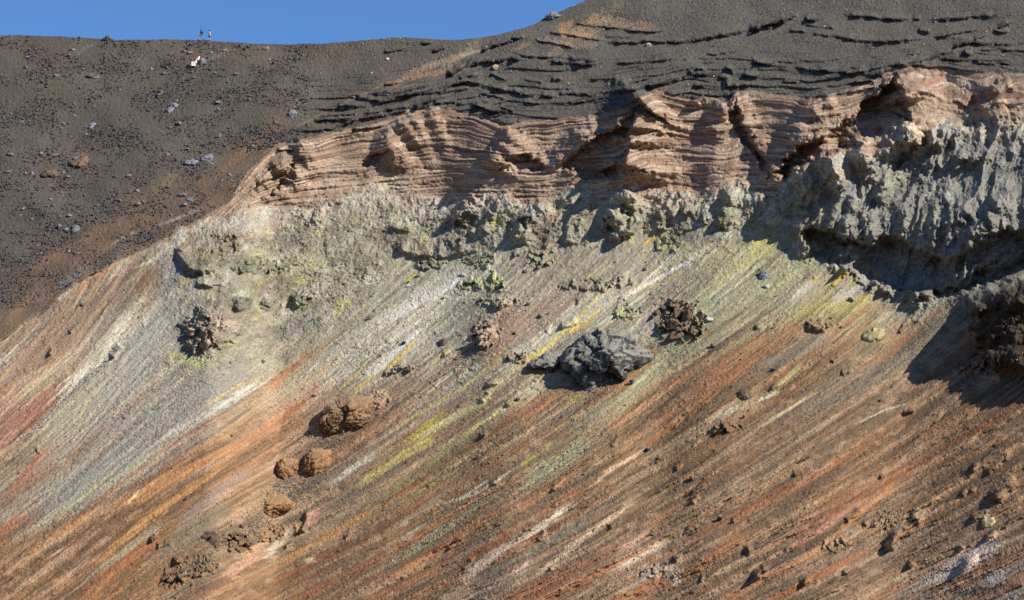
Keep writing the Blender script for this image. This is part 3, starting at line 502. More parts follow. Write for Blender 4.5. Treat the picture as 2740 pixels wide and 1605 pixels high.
# pink cliff: buttresses, gullies and beds
rib = sst(-10, 40, V - topc) * sst(40, -20, V - botc)
H += rib * (1.5 * fbm(U / 130, V / 260, 221, 2) + .5 * (0.5 - np.abs(pn((U + .3 * V) / 60, V / 200, 222))))
for la, lb, sdl, am in ((8, 420, 151, .13), (13, 520, 152, .16), (19, 600, 155, .16)): H += mCliff * am * np.tanh(7 * pn(Bd / la, U / lb, sdl)) * (.35 + .65 * sst(-.3, .2, pn(U / 70, Bd / 12, sdl + 10)))
H += mCliff * (0.20 * st1 + 0.12 * st2 + 0.14 * st3 + 0.09 * st4 + .10 * np.tanh(5 * pn(Bd / 6.5, U / 330, 148)))
rug = sst(-.25, .35, fbm(U / 120, V / 50, 223, 3) + .7 * (depth_in - .45))
rx_, re_, rt_ = facets(U / 20, Bd / 8, 6, 1.1); ry_, rf_, rt2_ = facets(U / 9, Bd / 4.5, 7, 1.1)
H += mCliff * rug * (0+.12 * fbm(U / 9, V / 6, 224, 3, .6) + .12 * rx_ + .10 * ry_)
COL *= (1 + mCliff * rug * (.2 * (rt_ - .5) + .16 * (rt2_ - .5)))[..., None]
# sulphur crags: blocky, fluted
fl = pn((U + .45 * V) / 26, V / 90, 231); fl2 = pn((U + .5 * V) / 10, V / 40, 232)
sulA = mSul * (0.4 + 0.6 * sst(900, 1150, U))
flr = 1 + 1.1 * sst(1900, 2050, U)
qx = (U + .42 * V); fx_, fe_, ft_ = facets(qx / 22, V / 26, 1, 1.3); gx_, ge_, gt_ = facets(qx / 9, V / 10, 2, 1.2)
H += sulA * (.9 * fbm(qx / 80, V / 70, 233, 4, .5) + .6 * flr * ridged(qx / 55 + .4 * pn(U / 60, V / 60, 237), V / 150, 238, 5, .5) + .38 * fx_)
H += mSul * (.20 * gx_ + .10 * fbm(U / 8, V / 7, 234, 3, .65) + .18 * ridged(S / 40, T / 110, 239, 4))
COL *= (1 + mSul * (.22 * (ft_ - .5) + .20 * (gt_ - .5)) + mCliff * .10 * (gt_ - .5))[..., None]
COL *= (1 - mSul * .35 * sst(.09, 0, ge_) * sst(-.2, .3, q2))[..., None]
H += .010 * np.maximum(U - 1950, 0) * sst(330, 540, V + .25 * (2200 - U)) * sst(14, -14, V - lowc + 30) * sst(45, -25, V - (742 - 0.5 * (U - 2378)) + 45)
def L(t, pts, h, up, dn, sd=(-.5, 1), jit=3, i=0): ledge(tc(t, pts), h, up * .2555, dn * .2555, sd, jit, i)
# --- ledges of black lava and scoria in the ash slope, ledge shade painted in too; (tile, points, height, thickness)
LAVA = [
 ('A2', [(910, 830), (1000, 842), (1150, 862)], 26), ('A2', [(1150, 880), (1250, 835), (1350, 805), (1500, 785), (1620, 778), (1740, 765), (1850, 695), (1950, 675), (2080, 685), (2150, 712), (2300, 745), (2480, 785)], 34),
 ('A2', [(1470, 935), (1560, 880), (1650, 845), (1760, 830)], 30), ('A2', [(1650, 890), (1760, 880), (1850, 872), (1950, 892)], 24), ('A2', [(2020, 515), (2100, 490), (2250, 470), (2400, 445), (2490, 460)], 34), ('A2', [(1800, 615), (1900, 550), (1980, 510), (2010, 450)], 40),
 ('A2', [(1900, 645), (1980, 612), (2070, 622)], 24), ('A2', [(285, 1140), (450, 1150), (650, 1135), (740, 1110)], 22), ('A2', [(780, 1095), (870, 1050), (1000, 1022), (1150, 990)], 30), ('A2', [(500, 1050), (650, 1040), (850, 1030)], 20),
 ('A2', [(2000, 885), (2100, 912), (2200, 950), (2400, 960)], 30), ('A2', [(2050, 900), (2200, 960), (2330, 985)], 20), ('A2', [(1540, 315), (1640, 300)], 16), ('A2', [(1180, 385), (1280, 375), (1380, 360)], 14), ('A2', [(1650, 385), (1780, 350)], 14), ('A2', [(2120, 390), (2230, 330), (2340, 300), (2500, 250)], 26),
 ('A2', [(1080, 800), (1200, 790), (1330, 775), (1400, 760)], 22), ('A2', [(1000, 990), (1150, 960), (1300, 930), (1420, 925)], 22), ('A2', [(730, 905), (830, 900), (950, 905)], 18), ('A2', [(560, 1010), (700, 1000), (900, 985)], 12), ('A2', [(880, 1140), (1000, 1125), (1180, 1100)], 18),
 ('A2', [(2100, 790), (2230, 810), (2360, 850)], 14), ('A2', [(2200, 600), (2360, 665)], 12), ('A2', [(1180, 715), (1280, 690), (1350, 685)], 14), ('A2', [(1420, 760), (1530, 730), (1640, 700)], 22), ('A2', [(150, 1330), (300, 1335)], 18), ('A2', [(2280, 910), (2430, 965)], 18), ('A2', [(1700, 800), (1850, 760), (2000, 740)], 16), ('A2', [(2060, 880), (2180, 870)], 14),
 ('A3', [(0, 460), (90, 462)], 24), ('A3', [(20, 400), (100, 420), (250, 437), (420, 437), (540, 448)], 20), ('A3', [(550, 452), (680, 460), (800, 480)], 26), ('A3', [(370, 478), (520, 490), (680, 508), (800, 508)], 28), ('A3', [(1000, 498), (1200, 490), (1400, 475), (1560, 448)], 18),
 ('A3', [(900, 240), (1130, 250)], 16), ('A3', [(340, 205), (500, 215), (700, 255), (900, 280)], 14), ('A3', [(940, 292), (1200, 300), (1290, 275), (1400, 293), (1600, 290), (1690, 285)], 26), ('A3', [(1720, 288), (1850, 252), (2000, 228), (2150, 205), (2260, 182)], 32), ('A3', [(2300, 182), (2400, 135), (2540, 92)], 36),
 ('A3', [(230, 280), (420, 310), (600, 345)], 14), ('A3', [(600, 120), (800, 140), (1000, 170)], 8), ('A3', [(900, 150), (1100, 175), (1250, 195), (1440, 195)], 12), ('A3', [(0, 765), (100, 790), (190, 800)], 30), ('A3', [(450, 795), (600, 785), (800, 800)], 28), ('A3', [(940, 772), (1050, 770), (1200, 742), (1350, 710), (1500, 660), (1700, 612), (1850, 600), (1950, 620)], 34),
 ('A3', [(100, 885), (270, 890)], 12), ('A3', [(350, 880), (600, 877), (850, 865), (1020, 835)], 12), ('A3', [(1700, 590), (1780, 550), (1850, 562)], 28), ('A3', [(1850, 500), (1960, 490)], 18), ('A3', [(1980, 630), (2060, 640), (2080, 715), (2200, 715), (2300, 700)], 34), ('A3', [(2230, 610), (2380, 625)], 34), ('A3', [(2310, 485), (2520, 510)], 26),
 ('A3', [(120, 660), (300, 685)], 10), ('A3', [(1140, 690), (1330, 640)], 16), ('A3', [(390, 650), (470, 655)], 22), ('A3', [(290, 800), (400, 820)], 30), ('A3', [(1880, 415), (2150, 390)], 10), ('A3', [(740, 655), (1000, 640)], 10), ('A3', [(1750, 710), (1850, 715)], 22), ('A3', [(0, 260), (120, 250)], 14), ('A3', [(2060, 540), (2130, 585)], 28),
 ('A4', [(750, 230), (900, 262), (1050, 278), (1200, 288), (1400, 280), (1590, 265)], 30), ('A4', [(880, 38), (1050, 45), (1200, 62), (1400, 72), (1480, 75)], 30), ('A4', [(1530, 72), (1590, 74)], 18), ('A4', [(1690, 76), (1850, 70), (2000, 55), (2200, 42), (2320, 35)], 34), ('A4', [(0, 490), (150, 512), (290, 530)], 26),
 ('A4', [(380, 530), (500, 555), (720, 572), (900, 592), (1100, 565)], 30), ('A4', [(1120, 558), (1240, 540)], 14), ('A4', [(1330, 522), (1500, 492), (1700, 450), (1800, 402), (1900, 385)], 26), ('A4', [(1910, 352), (1990, 305), (2080, 295), (2270, 308)], 30), ('A4', [(2320, 315), (2460, 318)], 24), ('A4', [(2120, 268), (2220, 232)], 16), ('A4', [(1740, 250), (1900, 215), (2130, 180)], 18),
 ('A4', [(0, 182), (100, 135), (220, 95), (300, 70)], 50), ('A4', [(250, 110), (330, 70), (420, 25)], 22), ('A4', [(2350, 152), (2450, 112)], 34), ('A4', [(490, 75), (590, 85)], 34), ('A4', [(480, 130), (770, 165)], 8), ('A4', [(340, 185), (480, 200)], 14), ('A4', [(560, 215), (720, 235)], 16), ('A4', [(1470, 420), (1590, 400)], 16), ('A4', [(1100, 630), (1240, 590)], 30), ('A4', [(960, 690), (1140, 660)], 14),
 ('A4', [(1790, 460), (1960, 465), (2200, 468), (2450, 470)], 22), ('A4', [(2100, 500), (2450, 505)], 12), ('A4', [(2010, 395), (2090, 410)], 40), ('A4', [(2180, 370), (2450, 380)], 12), ('A4', [(260, 670), (430, 690)], 10), ('A4', [(780, 800), (1000, 760), (1150, 730)], 16), ('A4', [(2290, 190), (2450, 200)], 20), ('A4', [(1580, 180), (1680, 200)], 24),
]
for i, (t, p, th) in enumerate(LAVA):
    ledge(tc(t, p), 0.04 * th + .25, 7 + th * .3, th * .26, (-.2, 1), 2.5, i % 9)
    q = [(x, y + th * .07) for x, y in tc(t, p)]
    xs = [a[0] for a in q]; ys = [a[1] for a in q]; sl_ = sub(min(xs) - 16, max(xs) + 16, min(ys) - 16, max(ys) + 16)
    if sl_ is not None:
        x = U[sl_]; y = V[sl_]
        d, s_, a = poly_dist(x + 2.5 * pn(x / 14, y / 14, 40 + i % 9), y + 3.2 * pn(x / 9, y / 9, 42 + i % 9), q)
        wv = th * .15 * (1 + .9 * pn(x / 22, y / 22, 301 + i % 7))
        mixf(sl_, .9 * sst(wv, wv * .45, d), (52, 49, 47))  # lava black, with the shade under the ledge painted into it
# faint smaller beds over the dark band
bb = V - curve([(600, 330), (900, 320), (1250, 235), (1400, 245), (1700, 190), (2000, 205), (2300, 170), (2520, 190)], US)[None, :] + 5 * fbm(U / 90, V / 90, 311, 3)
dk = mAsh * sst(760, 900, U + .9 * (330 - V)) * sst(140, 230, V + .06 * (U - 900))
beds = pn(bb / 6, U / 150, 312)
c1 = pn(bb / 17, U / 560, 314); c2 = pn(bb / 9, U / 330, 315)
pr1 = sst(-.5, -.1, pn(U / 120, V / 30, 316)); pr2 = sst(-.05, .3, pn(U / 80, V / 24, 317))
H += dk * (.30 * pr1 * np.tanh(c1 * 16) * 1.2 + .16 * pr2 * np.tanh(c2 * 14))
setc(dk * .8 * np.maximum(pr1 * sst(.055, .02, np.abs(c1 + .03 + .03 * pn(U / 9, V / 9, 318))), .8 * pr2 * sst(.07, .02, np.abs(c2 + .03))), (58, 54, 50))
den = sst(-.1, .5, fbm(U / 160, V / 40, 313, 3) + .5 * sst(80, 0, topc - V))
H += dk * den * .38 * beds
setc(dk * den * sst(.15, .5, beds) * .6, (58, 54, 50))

# --- gullies and buttresses of the pink cliff
for i, (pts, h, upw, dnw, sd) in enumerate([
    ([(1600, 226), (1572, 262), (1556, 310), (1552, 360), (1540, 410), (1530, 440)], 9, 170, 105, (-1, 0)),
    ([(1826, 222), (1812, 255), (1838, 320), (1872, 380), (1905, 450)], 2.5, 60, 26, (-1, .3)),
    ([(2208, 168), (2228, 220), (2245, 265), (2252, 305), (2180, 345), (2090, 372), (2010, 405), (1945, 448)], 10, 130, 110, (-1, .2)),
    ([(1262, 312), (1235, 350), (1212, 385), (1198, 416)], 3.2, 130, 24, (-1, 0)),
    ([(1085, 268), (1010, 300), (960, 345), (925, 395)], 2.6, 160, 40, (-1, .3)),
    ([(760, 342), (700, 392), (660, 440), (625, 488)], 3.0, 120, 34, (-1, .2)),
    ([(1300, 400), (1345, 396), (1380, 410)], 1.6, 40, 26, (-.2, 1)),
    ([(1470, 300), (1400, 360), (1360, 400)], 2.4, 90, 34, (-1, .3)),
    ([(1790, 252), (1760, 290), (1740, 340)], 2.0, 60, 30, (-1, 0)),
    ([(1735, 236), (1700, 258)], 1.6, 24, 16, (-1, .2)),
    ([(2060, 236), (1995, 270), (1965, 320), (1930, 350)], 2.6, 70, 40, (-1, .2)),
    ([(2190, 300), (2120, 330), (2060, 350)], 1.5, 40, 22, (-.3, 1)),
    ([(2485, 190), (2440, 225), (2400, 250)], 2.0, 60, 18, (-1, .2)),
    ([(2480, 250), (2380, 290), (2320, 330), (2275, 370)], 2.2, 70, 26, (-1, .2)),
    ([(1480, 452), (1550, 440), (1610, 428), (1680, 420)], 2.2, 30, 26, (-.2, 1)),
    ([(1450, 330), (1475, 380), (1500, 420)], 1.8, 40, 50, (-1, .3)),
    ([(2200, 340), (2160, 390), (2130, 420)], 2.0, 40, 36, (-1, .2)),
    ([(2440, 370), (2340, 400), (2300, 410)], 1.6, 40, 22, (-.3, 1)),
]):
    ledge(pts, h, upw, dnw, sd, 5, i)
dome(540, 800, 70, 50, 2.6, -.5, 2, 7)
ledge([(520, 755), (492, 775), (470, 810), (468, 845), (490, 862)], 1.8, 80, 16, (-1, .3), 5, 2)
OC = [(1674, 790, 58, 46, (120, 98, 76), 1), (500, 815, 48, 52, (158, 142, 120), .9), (650, 1305, 62, 30, (156, 122, 88), .7), (590, 1335, 40, 22, (130, 102, 74), .7), (480, 1395, 56, 28, (142, 114, 84), .42),
      (540, 1330, 30, 20, (140, 108, 76), .6), (430, 1425, 40, 22, (132, 106, 80), .4), (1195, 822, 38, 28, (150, 124, 100), .7), (1465, 702, 44, 16, (140, 134, 116), .5), (1230, 742, 46, 16, (168, 160, 136), .5), (1530, 690, 30, 14, (150, 144, 124), .5),
      (1330, 640, 36, 22, (150, 146, 116), .6), (1215, 690, 30, 20, (172, 172, 120), .6), (1160, 700, 30, 16, (150, 150, 110), .5), (1540, 770, 34, 18, (170, 164, 120), .6), (985, 905, 30, 12, (150, 142, 120), .4), (1640, 600, 40, 18, (164, 160, 110), .5),
      (1180, 640, 40, 18, (140, 138, 104), .5), (1060, 650, 40, 14, (126, 128, 96), .5), (2200, 1275, 60, 24, (158, 128, 104), .35), (2060, 1340, 40, 20, (160, 132, 100), .3), (1620, 1405, 60, 22, (190, 166, 146), .22), (1790, 1050, 36, 14, (130, 100, 76), .6),
      (2010, 800, 30, 14, (136, 112, 88), .5), (640, 655, 60, 22, (128, 130, 104), .5), (560, 600, 44, 26, (150, 128, 104), .4), (2420, 900, 60, 22, (150, 118, 92), .8), (1000, 905, 26, 10, (150, 130, 110), .5), (930, 985, 30, 20, (176, 146, 118), .4),
      (590, 745, 26, 18, (120, 120, 100), .6), (740, 735, 26, 16, (120, 120, 98), .6), (655, 745, 20, 14, (126, 126, 104), .6), (1270, 880, 34, 12, (150, 130, 104), .5), (1400, 700, 24, 12, (130, 122, 100), .5)]
for (ox_, oy_, rx0, ry0, cc_, am_) in OC:
    sl_ = sub(ox_ - 90, ox_ + 90, oy_ - 80, oy_ + 80); x = U[sl_]; y = V[sl_]
    r_ = np.hypot((x - ox_) / rx0, (y - oy_) / ry0) + .5 * fbm(x / 20, y / 20, 261, 4, .6); mk_ = sst(1.05, .75, r_)
    fa, fe2, ft2 = facets((x + .3 * y) / 19, y / 21, 8, 1.6); fb, fe3, ft3 = facets(x / 8, y / 8, 9, 1.2)
    H[sl_] += am_ * mk_ * (1.0 + 1.5 * fa + .4 * fb - .9 * sst(.14, 0, fe2))
    mixf(sl_, min(.9, .4 + .6 * am_) * mk_ * (.8 + .3 * ft2), cc_); COL[sl_] *= (1 - .45 * mk_ * sst(.12, 0, fe2) + .3 * mk_ * (ft3 - .5))[..., None]
def hollow(pts, dep, e=12, jit=9, seed=0):
    xs = [p[0] for p in pts]; ys = [p[1] for p in pts]; sl_ = sub(min(xs) - 20, max(xs) + 20, min(ys) - 20, max(ys) + 20)
    x = U[sl_] + jit * fbm(U[sl_] / 34, V[sl_] / 28, 271 + seed, 4, .6); y = V[sl_] + jit * fbm(U[sl_] / 34, V[sl_] / 28, 281 + seed, 4, .6)
    ins = np.zeros(x.shape, bool); q_ = list(pts) + [pts[0]]
    for (ax, ay), (bx, by) in zip(q_[:-1], q_[1:]):
        if ay != by: ins ^= ((ay > y) != (by > y)) & (x < (bx - ax) * (y - ay) / (by - ay) + ax)
    d, _, _ = poly_dist(x, y, q_)
    H[sl_] -= dep * sst(0, e, d * ins)
for i, (pts, dep, e) in enumerate([
    ([(1572, 258), (1554, 330), (1545, 400), (1505, 440), (1445, 440), (1375, 415), (1400, 385), (1450, 340), (1500, 318), (1540, 285)], 4.2, 16),
    ([(1812, 235), (1832, 300), (1872, 365), (1912, 430), (1888, 440), (1850, 385), (1808, 335), (1785, 290)], 3.0, 14),
    ([(2203, 176), (2235, 240), (2254, 306), (2160, 347), (2060, 382), (1990, 402), (1930, 450), (1898, 422), (1960, 360), (2060, 310), (2120, 258), (2165, 212)], 6.5, 20),
    ([(665, 428), (735, 395), (722, 440), (690, 470), (630, 492), (612, 470)], 2.4, 10), ([(1255, 398), (1225, 388), (1300, 380), (1345, 398), (1330, 425), (1260, 425), (1195, 420)], 2.0, 10),
    ([(965, 362), (935, 402), (880, 420), (900, 390)], 1.8, 10), ([(2440, 222), (2400, 255), (2350, 290), (2385, 240)], 1.6, 10), ([(2290, 350), (2250, 380), (2200, 430), (2180, 425), (2215, 375), (2250, 350)], 2.2, 10),
    ([(1968, 560), (2030, 556), (2080, 580), (2130, 585), (2200, 570), (2280, 612), (2350, 630), (2400, 585), (2470, 560), (2600, 560), (2600, 690), (2485, 700), (2330, 742), (2200, 722), (2110, 690), (2060, 662), (1985, 640)], 5.5, 26),
    ([(1530, 505), (1555, 520), (1550, 560), (1530, 590), (1500, 580), (1485, 545)], 2.6, 12), ([(1310, 520), (1300, 560), (1270, 590), (1255, 575), (1285, 535)], 2.0, 10), ([(1150, 515), (1180, 530), (1170, 560), (1125, 560), (1120, 535)], 1.8, 10)]):
    hollow(pts, dep, e, 9, i)
# --- sulphur crags
for i, (pts, h, upw, dnw, sd) in enumerate([
    ([(965, 596), (990, 612), (1030, 626), (1085, 628), (1130, 622), (1190, 606)], 1.5, 70, 12, (0, 1)),
    ([(1168, 478), (1142, 510), (1120, 545)], 3.0, 60, 20, (-1, .2)), ([(1215, 520), (1200, 545), (1185, 570)], 2.0, 24, 18, (-1, .2)),
    ([(1345, 490), (1310, 530), (1280, 570), (1262, 592)], 3.2, 60, 26, (-1, .3)), ([(1410, 525), (1400, 560), (1395, 600)], 1.6, 40, 14, (-1, .2)),
    ([(1560, 470), (1530, 500), (1515, 540), (1540, 588)], 5.0, 60, 44, (-1, .3)), ([(1575, 535), (1560, 560), (1545, 585)], 2.0, 16, 16, (-1, .3)),
    ([(1650, 500), (1625, 530), (1620, 570)], 1.8, 40, 14, (-1, .3)), ([(1700, 500), (1680, 525)], 2.0, 24, 18, (-1, .3)),
    ([(1790, 465), (1800, 500), (1782, 540), (1765, 560)], 2.8, 40, 26, (-1, .2)), ([(1740, 520), (1728, 550)], 1.4, 20, 12, (-1, .2)),
    ([(1890, 486), (1850, 520), (1800, 560)], .8, 40, 18, (-.6, 1)), ([(1950, 500), (1900, 540), (1860, 570)], 1.0, 40, 22, (-.6, 1)),
    ([(440, 600), (450, 640), (475, 662), (540, 660)], 2.2, 40, 16, (-.6, 1)), ([(600, 650), (620, 640), (590, 672)], 1.6, 16, 16, (-.5, 1)),
    ([(560, 585), (600, 580), (570, 615)], 1.0, 24, 12, (-.6, 1)), ([(480, 698), (530, 700), (575, 690)], 1.5, 30, 10, (-.2, 1)),
    ([(590, 735), (584, 755), (602, 768)], 1.8, 26, 12, (-1, .3)), ([(655, 730), (648, 750)], 1.4, 24, 12, (-1, .3)), ([(735, 725), (728, 745), (745, 752)], 1.6, 22, 16, (-1, .3)),
    ([(1012, 560), (960, 560)], 1.0, 20, 14, (-.5, 1)), ([(810, 505), (780, 530), (765, 545)], 1.6, 40, 16, (-1, .4)), ([(1100, 585), (1125, 612)], 1.0, 30, 10, (-1, .3)),
    ([(905, 668), (895, 690)], .8, 14, 8, (-1, .3)), ([(1300, 610), (1262, 628)], 1.0, 20, 10, (-.5, 1)), ([(1700, 560), (1665, 575)], .8, 20, 8, (-.5, 1)),
    # the big shaded crag on the right
    ([(1972, 520), (2030, 526), (2080, 545), (2140, 548), (2190, 536), (2250, 556), (2310, 580), (2370, 585), (2420, 545), (2485, 520), (2700, 510)], 2.6, 200, 110, (-.2, 1)),
    ([(1968, 505), (1962, 560), (1968, 615), (1985, 640)], 1.2, 110, 16, (-1, 0)),
    ([(2066, 600), (2070, 650), (2090, 668)], 3.0, 90, 14, (-1, 0)),
    ([(2110, 480), (2090, 520), (2075, 560)], 2.2, 30, 26, (-1, .3)), ([(2220, 420), (2180, 450), (2150, 490)], 2.0, 50, 20, (-1, .3)), ([(2380, 500), (2340, 540), (2290, 590)], 3.0, 50, 26, (-1, .3)), ([(2470, 480), (2420, 550), (2370, 600)], 3.4, 60, 30, (-1, .3)),
    ([(2300, 395), (2250, 430)], 2.0, 30, 22, (-1, .3)), ([(2050, 410), (2030, 440)], 1.2, 20, 10, (-1, .3)), ([(2070, 450), (2045, 475)], 1.6, 30, 14, (-1, .3)), ([(2350, 380), (2390, 395), (2440, 390)], 2.0, 30, 20, (0, 1)),
]):
    ledge(pts, h, upw, dnw, sd, 5, i)
# --- the block at the right edge with the long shadow
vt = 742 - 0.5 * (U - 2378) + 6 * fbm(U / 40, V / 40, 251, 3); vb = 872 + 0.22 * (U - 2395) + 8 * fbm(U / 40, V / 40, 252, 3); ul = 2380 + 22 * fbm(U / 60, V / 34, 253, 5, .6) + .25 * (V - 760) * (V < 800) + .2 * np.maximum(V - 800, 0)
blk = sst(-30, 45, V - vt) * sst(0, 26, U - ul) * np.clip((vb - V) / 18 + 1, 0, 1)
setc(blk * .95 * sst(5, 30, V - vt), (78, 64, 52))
H += blk * (9 + 10 * np.clip((U - ul) / 110, 0, 1)) * (1 - .62 * np.clip((V - vt - 30) / 110, 0, 1)) + blk * (.9 * ridged((U + .4 * V) / 60, V / 90, 254, 4, .6) + .35 * fx_)
# --- crags on the scree (low relief; the free-standing rocks are separate)
for i, (t, pts, h, up_, dn, sd) in enumerate([
    ('C3', [(560, 260), (600, 290), (470, 340)], 1.2, 70, 50, (-.5, 1)), ('C3', [(740, 30), (690, 60), (620, 95)], 1.0, 60, 40, (-.5, 1)), ('C3', [(1990, 1270), (2060, 1290), (1920, 1340)], 1.0, 60, 60, (-.6, 1)), ('C3', [(1190, 125), (1130, 160)], .6, 40, 24, (-.6, 1)),
    ('C2', [(2200, 310), (2210, 380), (2170, 470)], 2.0, 90, 50, (-1, .1)), ('C2', [(2330, 90), (2230, 130)], 1.2, 90, 50, (-.5, 1)), ('C2', [(1280, 760), (1180, 790)], .8, 50, 30, (-.3, 1)), ('C2', [(1390, 690), (1330, 700)], .6, 40, 26, (-.3, 1)), ('C2', [(2270, 870), (2170, 900)], .9, 60, 36, (-.6, 1)), ('C2', [(2210, 980), (2110, 1060)], .9, 60, 30, (-.6, 1)), ('C2', [(2440, 1060), (2350, 1090)], .9, 60, 30, (-.6, 1)), ('C2', [(2170, 1350), (2110, 1390)], .8, 50, 30, (-.6, 1)), ('C2', [(1820, 580), (1750, 610)], .9, 50, 30, (-.6, 1)),
    ('C4', [(500, 340), (570, 330), (600, 360), (680, 345)], 1.4, 90, 50, (-.5, 1)), ('C4', [(940, 755), (830, 790)], 1.2, 70, 40, (-.5, 1)), ('C4', [(230, 890), (150, 940)], .9, 50, 30, (-.5, 1)), ('C4', [(820, 640), (740, 680)], .9, 50, 40, (-.5, 1)), ('C4', [(70, 320), (0, 350)], .9, 50, 34, (-.5, 1)), ('C4', [(1540, 1140), (1430, 1170)], 1.2, 60, 40, (-.5, 1)), ('C4', [(1240, 1030), (1200, 1050)], .7, 30, 20, (-.5, 1)), ('C4', [(1480, 270), (1420, 350), (1380, 390)], .8, 50, 26, (-1, .5)), ('C4', [(2130, 790), (2230, 810), (2380, 830)], 1.2, 90, 34, (-.3, 1)),
    ('D3', [(520, 430), (440, 490), (385, 550)], 1.1, 70, 34, (.5, 1)), ('D3', [(320, 930), (280, 980), (240, 1030)], 1.6, 60, 50, (-.6, 1)), ('D3', [(1060, 830), (990, 860), (940, 910)], 1.0, 60, 26, (-.6, 1)), ('D3', [(1800, 610), (1730, 660)], 1.0, 60, 34, (-.6, 1)), ('D3', [(2280, 1080), (2290, 1130), (2260, 1170)], 1.6, 60, 50, (-1, .2)), ('D3', [(1610, 1190), (1560, 1215)], 1.0, 50, 30, (-.6, 1)), ('D3', [(2460, 1280), (2390, 1340), (2340, 1390)], 1.8, 70, 44, (-.7, 1)), ('D3', [(2200, 800), (2120, 840)], .9, 50, 26, (-.6, 1)), ('D3', [(1040, 10), (990, 90), (960, 130)], .8, 50, 24, (-.6, 1)), ('D3', [(1640, 300), (1570, 350)], .8, 50, 24, (-.6, 1)), ('D3', [(430, 1270), (370, 1310)], .9, 40, 24, (-.6, 1)), ('D3', [(1840, 1350), (1820, 1430)], .8, 40, 24, (-.8, .6)), ('D3', [(1420, 210), (1400, 250)], .7, 40, 24, (-.6, 1)),
    ('D4', [(1590, 780), (1580, 850), (1480, 930), (1370, 980), (1290, 1130)], 3.0, 130, 60, (1, 1)), ('D4', [(1080, 840), (1050, 880)], 1.2, 50, 34, (-.6, 1)), ('D4', [(860, 1010), (790, 1070)], 1.6, 70, 50, (-.6, 1)), ('D4', [(1030, 730), (940, 800), (880, 850)], 1.1, 70, 34, (-.6, 1)), ('D4', [(2130, 280), (2080, 370)], 1.3, 60, 40, (-.8, .8)), ('D4', [(2460, 190), (2350, 290), (2220, 390)], 1.4, 90, 30, (-.7, 1)), ('D4', [(2150, 1170), (2060, 1240), (1980, 1310)], 2.2, 90, 50, (-.7, 1)), ('D4', [(1520, 1230), (1480, 1280)], 1.6, 50, 50, (-.6, 1)), ('D4', [(2010, 1080), (1960, 1140)], 1.2, 60, 34, (-.6, 1)), ('D4', [(460, 360), (370, 390)], 1.0, 60, 30, (-.6, 1)), ('D4', [(110, 1290), (0, 1370)], 1.6, 70, 46, (-.6, 1)), ('D4', [(940, 1310), (850, 1350)], 1.2, 60, 30, (-.6, 1)), ('D4', [(520, 1390), (460, 1450)], 1.4, 50, 44, (-.6, 1)), ('D4', [(2240, 730), (2100, 830)], 1.5, 80, 34, (-.7, 1)), ('D4', [(1250, 400), (1210, 420)], .9, 40, 40, (-.6, 1)), ('D4', [(2030, 540), (1990, 590)], 1.2, 50, 40, (-.6, 1)), ('D4', [(2110, 510), (2090, 560)], 1.1, 50, 34, (-.8, .8)), ('D4', [(2520, 430), (2400, 520), (2300, 640)], 3.2, 120, 90, (.8, 1)), ('D4', [(2330, 940), (2230, 1020)], 1.2, 60, 34, (-.7, 1)),
    ('D2', [(870, 950), (800, 1010)], 1.0, 60, 26, (-.6, 1)), ('D2', [(1960, 980), (1900, 1020), (1800, 1120)], 1.0, 60, 20, (-.6, 1)), ('D2', [(440, 740), (420, 870), (370, 950)], 1.4, 60, 26, (-1, .3)), ('D2', [(2290, 430), (2230, 490)], 1.2, 50, 36, (-.6, 1)), ('D2', [(300, 1040), (230, 1100)], .8, 40, 20, (-.6, 1)), ('D2', [(2040, 1200), (1940, 1310)], .8, 50, 26, (-.6, 1)), ('D2', [(2170, 0), (2110, 30)], 1.0, 40, 30, (-.6, 1)),
    ('D1', [(1400, 970), (1340, 1040)], 1.2, 50, 34, (-.6, 1)), ('D1', [(1560, 1030), (1480, 1070), (1400, 1090)], 1.0, 60, 44, (-.5, 1)), ('D1', [(240, 130), (270, 190)], .9, 50, 20, (-.6, 1)), ('D1', [(1680, 1190), (1560, 1230)], 1.3, 80, 50, (-.5, 1)),
    ('C1', [(410, 550), (370, 610)], 1.2, 60, 34, (-.6, 1)), ('C1', [(640, 340), (560, 400)], .8, 60, 24, (-.6, 1)), ('C1', [(2180, 620), (2100, 690)], 1.1, 50, 50, (-.5, 1)), ('C1', [(1060, 520), (980, 640)], 1.4, 90, 30, (.6, 1)),
]):
    L(t, pts, h, up_, dn, sd, 2.5, i)

D = D - H
# reflectance: grain, then scale for the light
grain = 1 + .20 * pn(U / 3.1, V / 3.1, 401) + .13 * pn(U / 7, V / 7, 402)
grain = grain * (1 + (mScree + mSul) * .22 * pn(U / 2.6, V / 2.2, 411) * (1 + .8 * pn(U / 40, V / 40, 412)))
grain = grain * (1 - mScree * .16 * sst(.1, .7, pn(S / 3.4, T / 30, 403)))
spk = sst(.62, .8, pn(U / 4.2, V / 3.6, 404)) * (.45 * mAsh + .35 * (mScree + mSul) * sst(-.1, .5, sn(40, 260, 405)))
COL *= grain[..., None]
COL += (spk[..., None] * np.array([.20, .19, .17])).astype(np.float32)
spd = sst(.55, .75, pn(U / 4.6, V / 4.0, 406)) * (.55 * mAsh + .5 * mSul + .4 * mScree)
COL *= (1 - spd * .7)[..., None]
lum = COL.mean(2, keepdims=True); COL = lum + (COL - lum) * (0.82 - .17 * mCliff)[..., None]
COL *= np.clip(COL / .21, .2, 2.5) ** (.18 * (1 - mAsh - .8 * mSul))[..., None]
pale_ = np.clip(mSul + mScree * (1 - sst(850, 1150, V + .3 * (U - 900))), 0, 1)
COL *= 1 + pale_[..., None] * np.array([.035, -.01, .05], np.float32)
